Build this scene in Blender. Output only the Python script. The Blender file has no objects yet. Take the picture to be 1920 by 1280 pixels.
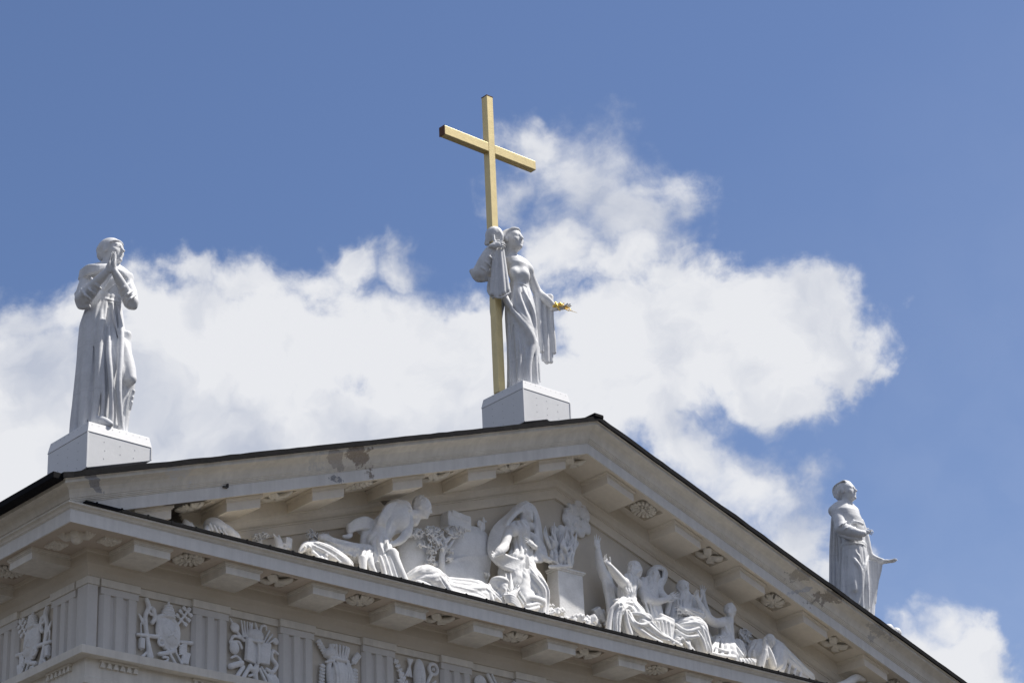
import bpy, math, random
import numpy as np
from mathutils import Matrix, Vector, Euler
R = math.radians
sc = bpy.context.scene
col = sc.collection
random.seed(4)

# ------------------------------------------------------------ camera, sky, sun, exposure
ZO = 17.8                                   # height of the frieze above the square; geometry below is written relative to it
CAM = np.array([-26.3934, -42.8861, -16.1572])
YAW, TILT, ROLL, FPX = -0.7393, 2.0079, -0.0451, 4541.17
def rotm():
    c, s = math.cos(YAW), math.sin(YAW); cx, sx = math.cos(TILT), math.sin(TILT); cr, sr = math.cos(ROLL), math.sin(ROLL)
    Z = np.array([[c,-s,0],[s,c,0],[0,0,1]]); X = np.array([[1,0,0],[0,cx,-sx],[0,sx,cx]]); Q = np.array([[cr,-sr,0],[sr,cr,0],[0,0,1]])
    return Z @ X @ Q
CM = rotm()
cd = bpy.data.cameras.new('camera'); cam = bpy.data.objects.new('camera', cd); col.objects.link(cam)
cam.matrix_world = Matrix([[*CM[0], CAM[0]], [*CM[1], CAM[1]], [*CM[2], CAM[2]+ZO], [0,0,0,1]])
cd.lens = FPX/1920*36; cd.sensor_width = 36; cd.clip_start = .5; cd.clip_end = 9000
sc.camera = cam

SUN_EL, SUN_PHI = R(57), R(31)              # sun high on the right, a little in front of the facade plane
sdir = Vector((math.cos(SUN_EL)*math.cos(SUN_PHI), -math.cos(SUN_EL)*math.sin(SUN_PHI), math.sin(SUN_EL)))
sl = bpy.data.lights.new('sun', 'SUN'); sl.energy = 5.0; sl.angle = R(.53); sl.color = (1, .955, .89)
so = bpy.data.objects.new('sun', sl); col.objects.link(so); so.rotation_euler = sdir.to_track_quat('Z', 'Y').to_euler(); so.location = (30, -20, 60)
sc.view_settings.view_transform = 'Standard'; sc.view_settings.look = 'None'; sc.view_settings.gamma = 1
sc.view_settings.exposure = .23

W = bpy.data.worlds.new('World'); sc.world = W; W.use_nodes = True
NT = W.node_tree; NT.nodes.clear()
def wn(t, **k):
    n = NT.nodes.new(t)
    for a, b in k.items(): setattr(n, a, b)
    return n
def wl(a, b): NT.links.new(a, b)
def wm(op, a, b=None, c=None, clamp=False):
    n = wn('ShaderNodeMath', operation=op); n.use_clamp = clamp
    for i, v in enumerate((a, b, c)):
        if v is None: continue
        if isinstance(v, (int, float)): n.inputs[i].default_value = v
        else: wl(v, n.inputs[i])
    return n.outputs[0]
def build_sky():
    tc = wn('ShaderNodeTexCoord')
    sky = wn('ShaderNodeTexSky', sky_type='NISHITA'); sky.sun_disc = False
    sky.sun_elevation = SUN_EL; sky.sun_rotation = math.atan2(sdir.x, sdir.y); sky.altitude = 100
    sky.air_density = 1.0; sky.dust_density = .8; sky.ozone_density = 1.6
    def dot(v):
        n = wn('ShaderNodeVectorMath', operation='DOT_PRODUCT'); wl(tc.outputs['Generated'], n.inputs[0]); n.inputs[1].default_value = v; return n.outputs['Value']
    # a fixed tangent plane on the dome of the sky, in the part of the sky above the portico
    dx, dy, dz = dot(CM[:,0]), dot(CM[:,1]), dot(-CM[:,2])
    dzc = wm('MAXIMUM', dz, .15)
    u = wm('DIVIDE', dx, dzc); v = wm('DIVIDE', dy, dzc)
    cb = wn('ShaderNodeCombineXYZ'); wl(u, cb.inputs[0]); wl(v, cb.inputs[1]); P0 = cb.outputs[0]
    def noise(vec, scale, det, rough=.5, off=(0,0,0), dist=0):
        m = wn('ShaderNodeVectorMath', operation='ADD'); wl(vec, m.inputs[0]); m.inputs[1].default_value = off
        n = wn('ShaderNodeTexNoise', noise_dimensions='3D'); wl(m.outputs[0], n.inputs['Vector']); n.inputs['Scale'].default_value = scale
        n.inputs['Detail'].default_value = det; n.inputs['Roughness'].default_value = rough; n.inputs['Distortion'].default_value = dist
        return n
    def warp(vec, scale, amt, off):
        n = noise(vec, scale, 4, .55, off)
        s = wn('ShaderNodeVectorMath', operation='SUBTRACT'); wl(n.outputs['Color'], s.inputs[0]); s.inputs[1].default_value = (.5,.5,.5)
        k = wn('ShaderNodeVectorMath', operation='SCALE'); wl(s.outputs[0], k.inputs[0]); k.inputs['Scale'].default_value = amt
        a = wn('ShaderNodeVectorMath', operation='ADD'); wl(vec, a.inputs[0]); wl(k.outputs[0], a.inputs[1]); return a.outputs[0]
    PW = warp(P0, 12, .050, (3,1,2)); PW = warp(PW, 45, .018, (7,5,2)); PW = warp(PW, 150, .006, (1,5,8))
    def blobs(lst, vec, sm=.12):
        acc = None
        for (x, y, rx, ry, ang, w) in lst:
            m = wn('ShaderNodeMapping', vector_type='TEXTURE'); wl(vec, m.inputs['Vector'])
            m.inputs['Location'].default_value = ((x-960)/FPX, (640-y)/FPX, 0); m.inputs['Rotation'].default_value = (0, 0, R(ang))
            m.inputs['Scale'].default_value = (rx/FPX, ry/FPX, 1)
            l = wn('ShaderNodeVectorMath', operation='LENGTH'); wl(m.outputs[0], l.inputs[0])
            o = wm('MULTIPLY_ADD', l.outputs['Value'], -w, w)
            acc = o if acc is None else wm('SMOOTH_MAX', acc, o, sm)
        return acc
    D = blobs(CLOUDS, PW)
    f1 = noise(P0, 22, 12, .62, (1,2,3), .3).outputs['Fac']
    f2 = noise(P0, 55, 10, .6, (4,2,9), .2).outputs['Fac']
    n1 = wm('MULTIPLY_ADD', f1, 1.7, -.85); n2 = wm('MULTIPLY_ADD', f2, .85, -.42)
    dens = wm('ADD', wm('ADD', D, n1), n2)
    soft = blobs(WISPS, P0, .2)                                     # where the cloud is thin and wispy
    lo = wm('MULTIPLY_ADD', wm('MAXIMUM', soft, 0, clamp=True), .0, -.02)
    mr = wn('ShaderNodeMapRange', interpolation_type='SMOOTHERSTEP'); wl(dens, mr.inputs['Value']); wl(lo, mr.inputs['From Min'])
    wl(wm('MULTIPLY_ADD', wm('MAXIMUM', soft, 0, clamp=True), .9, .72), mr.inputs['From Max'])
    # broken cloud over all the rest of the sky, behind and beside the viewer
    gn = noise(tc.outputs['Generated'], 2.2, 8, .6, (5,5,5)).outputs['Fac']
    ga = wn('ShaderNodeMapRange', interpolation_type='SMOOTHSTEP'); wl(gn, ga.inputs['Value']); ga.inputs['From Min'].default_value = .40; ga.inputs['From Max'].default_value = .56
    far = wn('ShaderNodeMapRange', interpolation_type='SMOOTHSTEP'); wl(dz, far.inputs['Value']); far.inputs['From Min'].default_value = .93; far.inputs['From Max'].default_value = .82
    alpha = wm('MAXIMUM', wm('MULTIPLY', mr.outputs[0], .97), wm('MULTIPLY', wm('MULTIPLY', ga.outputs[0], far.outputs[0]), .8))
    veil = wm('MAXIMUM', wm('MULTIPLY', wm('SUBTRACT', u, wm('MULTIPLY', v, 1.1)), .30), 0, clamp=True)      # thin high haze towards the sun
    veil = wm('MINIMUM', veil, .12); alpha = wm('ADD', alpha, wm('MULTIPLY', veil, wm('SUBTRACT', 1.0, alpha)))
    # light and grey parts of the cloud
    g = blobs(GREY, PW, .2); g = wm('MAXIMUM', g, 0, clamp=True)
    e1 = noise(PW, 16, 8, .5, (2,8,1)).outputs['Fac']; e2 = noise(PW, 16, 8, .5, (2-.012,8-.016,1)).outputs['Fac']
    emb = wm('MULTIPLY_ADD', wm('SUBTRACT', e1, e2), 3.6, .0)
    sh = wm('ADD', wm('MULTIPLY_ADD', g, -.55, .78), emb)
    sh = wm('ADD', sh, wm('MULTIPLY_ADD', mr.outputs[0], .3, -.15), clamp=True)
    ramp = wn('ShaderNodeMix', data_type='RGBA'); wl(sh, ramp.inputs['Factor'])
    ramp.inputs['A'].default_value = (.52, .56, .66, 1); ramp.inputs['B'].default_value = (.83, .84, .87, 1)
    # clear sky, in the units the background strength expects
    tint = wn('ShaderNodeMix', data_type='RGBA', blend_type='MULTIPLY'); tint.inputs['Factor'].default_value = 1
    wl(sky.outputs[0], tint.inputs['A']); tint.inputs['B'].default_value = SKYTINT
    cl = wn('ShaderNodeVectorMath', operation='SCALE'); wl(ramp.outputs['Result'], cl.inputs[0]); sp = wn('ShaderNodeSeparateXYZ'); wl(tc.outputs['Generated'], sp.inputs[0])
    hi = wn('ShaderNodeMapRange', interpolation_type='SMOOTHSTEP'); wl(sp.outputs['Z'], hi.inputs['Value']); hi.inputs['From Min'].default_value = .15; hi.inputs['From Max'].default_value = .75
    wl(wm('MULTIPLY_ADD', wm('MULTIPLY', far.outputs[0], hi.outputs[0]), -.50*2**-.23/SKY_STRENGTH, 2**-.23/SKY_STRENGTH), cl.inputs['Scale'])
    mix = wn('ShaderNodeMix', data_type='RGBA'); wl(alpha, mix.inputs['Factor']); wl(tint.outputs['Result'], mix.inputs['A']); wl(cl.outputs[0], mix.inputs['B'])
    # unseen distant trees and roofs round the horizon, added to cut low sky light
    sep = wn('ShaderNodeSeparateXYZ'); wl(tc.outputs['Generated'], sep.inputs[0])
    hz = wm('ADD', sep.outputs['Z'], wm('MULTIPLY', noise(tc.outputs['Generated'], 14, 6, .6, (2,2,2)).outputs['Fac'], -.07))
    hb = wn('ShaderNodeMapRange'); wl(hz, hb.inputs['Value']); hb.inputs['From Min'].default_value = .085; hb.inputs['From Max'].default_value = .075
    m2 = wn('ShaderNodeMix', data_type='RGBA'); wl(hb.outputs[0], m2.inputs['Factor']); wl(mix.outputs['Result'], m2.inputs['A']); m2.inputs['B'].default_value = (.35,.38,.30,1); mix = m2
    bg = wn('ShaderNodeBackground'); bg.inputs['Strength'].default_value = SKY_STRENGTH; wl(mix.outputs['Result'], bg.inputs['Color'])
    out = wn('ShaderNodeOutputWorld'); wl(bg.outputs[0], out.inputs['Surface'])
SKY_STRENGTH = .085
SKYTINT = (.94, .99, 1.17, 1)
# (x, y, rx, ry, angle, weight) of the cloud masses on the tangent plane
CLOUDS = [(60,760,260,210,0,1.4),(330,690,260,200,0,1.5),(560,660,260,190,8,1.5),(300,830,460,190,0,1.5),(740,640,170,150,30,1.3),(640,490,90,60,10,1.1),(735,490,80,75,-20,1.15),
 (830,680,190,150,0,1.4),(700,800,360,170,0,1.5),(450,545,150,70,5,1.1),(350,530,90,60,0,1.0),(170,610,180,70,10,1.1),(40,640,130,80,0,1.1),(900,600,100,80,0,1.1),(560,530,110,60,0,1.0),(60,900,300,160,0,1.3),(1000,800,320,140,0,1.4),
 (1180,600,190,130,0,1.4),(1330,590,210,130,0,1.5),(1500,610,170,125,0,1.4),(1560,670,120,95,0,1.2),(1200,740,260,130,0,1.4),(1630,680,70,50,0,.9),(1250,520,110,80,0,1.1),
 (1430,730,150,70,0,1.1),(1000,720,160,130,0,1.4),(1100,300,170,150,-40,1.3),(1015,245,120,85,-20,1.2),(1170,400,150,120,0,1.25),(1215,350,95,60,15,.9),
 (1150,490,180,90,0,1.3),(1060,450,120,130,0,1.15),(1360,660,220,120,0,1.5),(980,340,90,100,0,.8),(1300,840,200,85,-20,1.25),(1420,900,180,90,-15,1.3),(1490,990,120,95,-70,1.25),(1500,875,80,40,5,.6),(1560,1050,80,70,0,.9),(1400,960,90,50,-30,.8),
 (1735,1180,90,80,0,1.1),(1790,1240,140,95,-20,1.4),(1700,1240,110,90,0,1.2),(1660,1190,60,40,0,.8),(1900,1300,90,50,0,1.0)]
WISPS = [(1120,330,280,220,0,.85),(1420,930,260,170,0,.9),(1740,1160,120,80,0,.7),(760,500,170,120,0,.6),(100,610,220,80,0,.6),(560,500,300,70,0,.4),(1300,820,200,60,0,.5)]
GREY = [(40,720,230,130,0,1.0),(240,700,240,120,0,.5),(1180,690,160,60,0,.35),(1120,360,240,200,0,.9),(1340,860,240,110,0,.8),(860,560,140,70,0,.5),(1600,700,120,60,0,.4),(640,860,500,90,0,.35),(1480,980,140,90,0,.5),(740,490,100,90,0,.5),(1740,1170,110,70,0,.6)]
build_sky()

# ------------------------------------------------------------ photo tracing helpers: a pixel and a real depth give a point
def ray(u, v): return CM @ np.array([(u-960)/FPX, (640-v)/FPX, -1.0])
def atY(u, v, Y): d = ray(u, v); return CAM + d*((Y-CAM[1])/d[1])
def atZ(u, v, Z): d = ray(u, v); return CAM + d*((Z-CAM[2])/d[2])
HV = np.array([-CM[0,2], -CM[1,2], 0]); HV /= np.linalg.norm(HV)
def atO(u, v, B, off=0):                     # on the upright plane through B facing the viewer, off metres nearer
    d = ray(u, v); B = np.array(B) - HV*off
    return CAM + d*(((B-CAM)@HV)/(d@HV))
# ------------------------------------------------------------ materials
def mat(name, color, rough=.75, metal=0, var=.06, vscale=1.2, bump=.2, bscale=30, extra=None, spec=.3, streak=0):
    m = bpy.data.materials.new(name); m.use_nodes = True; n = m.node_tree; N = n.nodes; b = N['Principled BSDF']
    b.inputs['Roughness'].default_value = rough; b.inputs['Metallic'].default_value = metal; b.inputs['Specular IOR Level'].default_value = spec
    tc = N.new('ShaderNodeTexCoord'); oi = N.new('ShaderNodeObjectInfo')
    ad = N.new('ShaderNodeVectorMath'); ad.operation = 'ADD'; n.links.new(tc.outputs['Object'], ad.inputs[0])
    sca = N.new('ShaderNodeMath'); sca.operation = 'MULTIPLY'; sca.inputs[1].default_value = 37; n.links.new(oi.outputs['Random'], sca.inputs[0]); n.links.new(sca.outputs[0], ad.inputs[1])
    V = ad.outputs[0]
    def nz(scale, det, rgh=.6, vec=V):
        t = N.new('ShaderNodeTexNoise'); t.inputs['Scale'].default_value = scale; t.inputs['Detail'].default_value = det; t.inputs['Roughness'].default_value = rgh
        n.links.new(vec, t.inputs['Vector']); return t.outputs['Fac']
    def mth(op, a, bb, clamp=False):
        q = N.new('ShaderNodeMath'); q.operation = op; q.use_clamp = clamp
        for i, x in enumerate((a, bb)):
            if isinstance(x, (int, float)): q.inputs[i].default_value = x
            else: n.links.new(x, q.inputs[i])
        return q.outputs[0]
    f = mth('ADD', mth('MULTIPLY', nz(vscale, 8), .65), mth('MULTIPLY', nz(vscale*9, 6), .35))
    if streak:
        mp = N.new('ShaderNodeMapping'); n.links.new(V, mp.inputs['Vector']); mp.inputs['Scale'].default_value = (5, 5, .35)
        f = mth('ADD', mth('MULTIPLY', f, 1-streak), mth('MULTIPLY', nz(1.0, 6, .6, mp.outputs[0]), streak))
    mr = N.new('ShaderNodeMapRange'); mr.inputs['From Min'].default_value = .3; mr.inputs['From Max'].default_value = .7
    n.links.new(f, mr.inputs['Value'])
    mx = N.new('ShaderNodeMix'); mx.data_type = 'RGBA'; n.links.new(mr.outputs[0], mx.inputs['Factor'])
    c = np.array(color); mx.inputs['A'].default_value = (*(c*(1-var*1.6)), 1); mx.inputs['B'].default_value = (*np.minimum(c*(1+var), .92), 1)
    colr = mx.outputs['Result']; hgt = mth('ADD', nz(bscale, 5), mth('MULTIPLY', nz(bscale/7, 4), 1.5))
    env = dict(n=n, N=N, V=V, nz=nz, mth=mth, tc=tc)
    if extra: colr, hgt = extra(env, colr, hgt)
    bp = N.new('ShaderNodeBump'); bp.inputs['Strength'].default_value = bump; bp.inputs['Distance'].default_value = .02
    n.links.new(hgt, bp.inputs['Height']); n.links.new(bp.outputs[0], b.inputs['Normal']); n.links.new(colr, b.inputs['Base Color'])
    return m
def patch(env, colr, hgt, centre, size, rot, c1, c2, thr=.5, amp=1.0, nscale=3.0, depth=3):
    """a stain, a peeled patch or a dark patch with its own outline: ellipsoid in object space broken up by noise"""
    n, N, nz, mth = env['n'], env['N'], env['nz'], env['mth']; O = env['tc'].outputs['Object']
    mp = N.new('ShaderNodeMapping'); mp.vector_type = 'TEXTURE'; n.links.new(O, mp.inputs['Vector'])
    mp.inputs['Location'].default_value = tuple(centre); mp.inputs['Scale'].default_value = tuple(size); mp.inputs['Rotation'].default_value = (0, rot, 0)
    l = N.new('ShaderNodeVectorMath'); l.operation = 'LENGTH'; n.links.new(mp.outputs[0], l.inputs[0])
    d = mth('SUBTRACT', 1.0, l.outputs['Value']); q = mth('ADD', d, mth('MULTIPLY', mth('SUBTRACT', nz(nscale, 10, .7, O), .5), amp*2.2))
    a = N.new('ShaderNodeMapRange'); a.inputs['From Min'].default_value = thr; a.inputs['From Max'].default_value = thr+.06; n.links.new(q, a.inputs['Value'])
    cm = N.new('ShaderNodeMix'); cm.data_type = 'RGBA'; n.links.new(mth('MULTIPLY_ADD' if False else 'MULTIPLY', nz(nscale*5, 6, .7, O), 1.3, True), cm.inputs['Factor'])
    cm.inputs['A'].default_value = (*c1, 1); cm.inputs['B'].default_value = (*c2, 1)
    ins = mth('LESS_THAN', l.outputs['Value'], 1.6); al = mth('MULTIPLY', a.outputs[0], ins)
    mx = N.new('ShaderNodeMix'); mx.data_type = 'RGBA'; n.links.new(al, mx.inputs['Factor']); n.links.new(colr, mx.inputs['A']); n.links.new(cm.outputs['Result'], mx.inputs['B'])
    return mx.outputs['Result'], mth('SUBTRACT', hgt, mth('MULTIPLY', al, depth))
M = {}
CREAM = (.64, .585, .50); PALE = (.64, .63, .62)
def ex_trim(env, c, h):
    c, h = patch(env, c, h, atY(686,860,-1.6), (1.05,.5,.36), R(18), (.16,.13,.105), (.46,.41,.36), .30, .95, 4.0)
    c, h = patch(env, c, h, atY(640,862,-1.6), (.6,.5,.25), R(18), (.62,.60,.58), (.4,.36,.32), .30, .6, 4)
    c, h = patch(env, c, h, atY(1555,1118,-1.6), (1.5,.5,.36), R(-18), (.17,.15,.13), (.50,.46,.41), .42, 1.1, 6.0)
    c, h = patch(env, c, h, atY(1500,1078,-1.6), (1.3,.5,.34), R(-18), (.28,.26,.23), (.60,.56,.5), .50, 1.0, 6.0)
    c, h = patch(env, c, h, atY(175,898,-1.65), (.9,.4,.10), R(18), (.14,.14,.15), (.5,.5,.52), .10, .7, 6)
    c, h = patch(env, c, h, atY(630,898,-1.28), (.30,.2,.12), R(0), (.70,.71,.74), (.12,.12,.12), .30, .9, 9)
    c, h = patch(env, c, h, atY(620,880,-1.6), (1.6,.6,.5), R(18), (.70,.69,.66), (.60,.58,.54), .62, 1.2, 5.0, -1)
    c, h = patch(env, c, h, atY(1640,1190,-1.6), (2.6,.6,.6), R(-18), (.72,.71,.69), (.42,.40,.37), .66, 1.2, 4.0, 1)
    c, h = patch(env, c, h, atY(330,880,-1.6), (2.4,.6,.4), R(18), (.72,.72,.72), (.66,.65,.63), .66, 1.2, 3.5, -1)
    c, h = patch(env, c, h, atY(1512,1105,-1.28), (1.2,.3,.12), R(-18), (.70,.71,.74), (.5,.5,.5), .45, .9, 3)
    return c, h
M['trim'] = mat('painted_stucco_trim', (.76,.725,.655), .8, var=.13, vscale=.8, bump=.15, streak=.5, extra=ex_trim)
M['fascia'] = mat('pale_painted_fascia', (.78,.765,.735), .8, var=.11, vscale=1.0, bump=.15, streak=.5, extra=ex_trim)
M['cream'] = mat('cream_stucco', CREAM, .85, var=.06, vscale=.9, bump=.2, streak=.2)
M['soffit'] = mat('cream_soffit_stucco', (.60,.525,.445), .85, var=.05, vscale=.9, bump=.15)
def ex_dark_patches(env, c, h):  # two darker patches with noisy outlines inside the raking cornice
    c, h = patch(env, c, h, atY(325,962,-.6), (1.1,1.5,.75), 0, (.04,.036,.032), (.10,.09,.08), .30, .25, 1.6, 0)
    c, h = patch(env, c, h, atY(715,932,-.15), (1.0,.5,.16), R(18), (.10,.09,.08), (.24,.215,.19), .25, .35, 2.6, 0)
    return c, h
M['rake_in'] = mat('cream_pediment_stucco', (.73,.67,.575), .85, var=.08, vscale=.9, bump=.15, extra=ex_dark_patches)
M['tri'] = mat('grey_white_stucco', (.67,.65,.62), .85, var=.07, vscale=1.2, bump=.15, streak=.3)
M['white'] = mat('white_limewashed_sculpture', (.84,.84,.835), .75, var=.13, vscale=2.6, bump=.30, bscale=22)
def ex_statue(env, c, h):
    n, N, nz, mth, V = env['n'], env['N'], env['nz'], env['mth'], env['V']
    w = N.new('ShaderNodeTexWave'); w.wave_type = 'BANDS'; w.bands_direction = 'Z'; w.inputs['Scale'].default_value = .27; w.inputs['Distortion'].default_value = 1.2; w.inputs['Detail'].default_value = 1; w.inputs['Detail Scale'].default_value = .6
    n.links.new(V, w.inputs['Vector'])
    s = mth('GREATER_THAN', w.outputs['Fac'], .9993)
    mx = N.new('ShaderNodeMix'); mx.data_type = 'RGBA'; n.links.new(mth('MULTIPLY', s, .16), mx.inputs['Factor']); n.links.new(c, mx.inputs['A']); mx.inputs['B'].default_value = (.25,.25,.27,1)
    return mx.outputs['Result'], mth('SUBTRACT', h, mth('MULTIPLY', s, 1.0))
M['statue'] = mat('white_painted_sheet_metal_figure', (.72,.73,.75), .6, var=.17, vscale=1.1, bump=.25, bscale=9, extra=ex_statue, spec=.4, streak=.35)
M['ped'] = mat('grey_white_sheet_metal', (.80,.805,.815), .42, var=.04, vscale=.9, bump=.25, bscale=2.2, spec=.4, streak=.3)
M['rivet'] = mat('grey_rivet', (.42,.42,.43), .6)
M['iron'] = mat('dark_iron', (.08,.08,.085), .6)
M['rust'] = mat('rusty_end_plate', (.16,.08,.05), .8, var=.3, vscale=6)
def ex_gold(env, c, h):
    n, N, nz, mth, V = env['n'], env['N'], env['nz'], env['mth'], env['V']
    a = N.new('ShaderNodeMapRange'); a.inputs['From Min'].default_value = .66; a.inputs['From Max'].default_value = .70; n.links.new(nz(7, 10, .75), a.inputs['Value'])
    mx = N.new('ShaderNodeMix'); mx.data_type = 'RGBA'; n.links.new(a.outputs[0], mx.inputs['Factor']); n.links.new(c, mx.inputs['A']); mx.inputs['B'].default_value = (.12,.06,.03,1)
    return mx.outputs['Result'], mth('SUBTRACT', h, a.outputs[0])
M['gold'] = mat('weathered_gilding', (.82,.67,.34), .42, metal=.30, var=.10, vscale=4, bump=.14, bscale=25, extra=ex_gold, spec=.5, streak=.3)
M['leafgold'] = mat('bright_gilding', (.95,.62,.16), .3, metal=.8, var=.05, bump=.1)
M['black'] = mat('black_roof_sheet', (.010,.010,.012), .8, var=.3, vscale=3, bump=.3, bscale=5, spec=.1)
M['flash'] = mat('crumpled_dark_flashing', (.035,.035,.04), .4, var=.5, vscale=2.5, bump=.6, bscale=6)
M['paving'] = mat('dark_square_paving', (.075,.07,.065), .9, var=.12, vscale=.15, bump=.2, bscale=3)
M['floor'] = mat('pale_rendered_floor', (.72,.67,.58), .9, var=.1, vscale=1.5)
M['globe'] = mat('white_lamp_glass', (.8,.8,.8), .25)

# ------------------------------------------------------------ mesh helpers
class MB:
    def __init__(s): s.v = []; s.f = []
    def add(s, vs, fs):
        n = len(s.v); s.v += [tuple(float(c) for c in v) for v in vs]; s.f += [tuple(i+n for i in f) for f in fs]
    def box(s, x0, x1, y0, y1, z0, z1, fn=None):
        vs = [(x,y,z) for z in (z0,z1) for y in (y0,y1) for x in (x0,x1)]
        if fn: vs = [fn(*v) for v in vs]
        s.add(vs, [(0,2,3,1),(4,5,7,6),(0,1,5,4),(2,6,7,3),(0,4,6,2),(1,3,7,5)])
    def prism(s, poly, fn, a, b):                     # poly (p,q) extruded: fn(p,q,t)
        n = len(poly); vs = [fn(p,q,a) for p,q in poly]+[fn(p,q,b) for p,q in poly]
        s.add(vs, [tuple(range(n))[::-1], tuple(range(n,2*n))]+[(i,(i+1)%n,n+(i+1)%n,n+i) for i in range(n)])
    def sweep(s, prof, stations, closed=True, caps=True):  # stations: list of fn(o,z)->point
        n = len(prof); base = len(s.v)
        for st in stations:
            for o, z in prof: s.v.append(tuple(float(c) for c in st(o, z)))
        m = n if closed else n-1
        for k in range(len(stations)-1):
            for i in range(m):
                j = (i+1) % n; a = base+k*n; s.f.append((a+i, a+j, a+n+j, a+n+i))
        if caps and closed:
            s.f.append(tuple(base+i for i in range(n))[::-1]); e = base+(len(stations)-1)*n; s.f.append(tuple(e+i for i in range(n)))
    def lathe(s, prof, c, seg=24, fn=None):
        base = len(s.v); n = len(prof)
        for k in range(seg):
            a = 2*math.pi*k/seg
            for r, z in prof: s.v.append((c[0]+r*math.cos(a), c[1]+r*math.sin(a), c[2]+z))
        for k in range(seg):
            for i in range(n-1):
                a = base+k*n; b = base+((k+1)%seg)*n; s.f.append((a+i, b+i, b+i+1, a+i+1))
    def build(s, name, m, parent=None, bevel=0, smooth=False):
        me = bpy.data.meshes.new(name); me.from_pydata(s.v, [], s.f); me.materials.append(m)
        import bmesh
        bm = bmesh.new(); bm.from_mesh(me); bmesh.ops.recalc_face_normals(bm, faces=bm.faces); bm.to_mesh(me); bm.free()
        if smooth: me.shade_smooth()
        return link(name, me, parent, bevel)
def wloc(o):
    return Vector((0,0,0)) if o is None else wloc(o.parent)+o.location
def link(name, me, parent=None, bevel=0, loc=(0,0,0)):
    o = bpy.data.objects.new(name, me); col.objects.link(o)
    o.location = Vector(loc) - wloc(parent); o.parent = parent
    if bevel:
        b = o.modifiers.new('bevel', 'BEVEL'); b.width = bevel; b.segments = 2; b.limit_method = 'ANGLE'; b.angle_limit = R(40)
    return o
def tag(o, label=None, cat=None, group=None, kind=None):
    if label: o['label'] = label
    if cat: o['category'] = cat
    if group: o['group'] = group
    if kind: o['kind'] = kind
    return o
def empty(name, loc, label, cat, group=None):
    o = bpy.data.objects.new(name, None); col.objects.link(o); o.location = loc; o.empty_display_size = .3
    return tag(o, label, cat, group)
def dup(o, loc, parent):
    c = o.copy(); col.objects.link(c); c.location = Vector(loc)-wloc(parent); c.parent = parent
    for ch in list(o.children):
        d = ch.copy(); col.objects.link(d); d.parent = c
    return c

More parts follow.
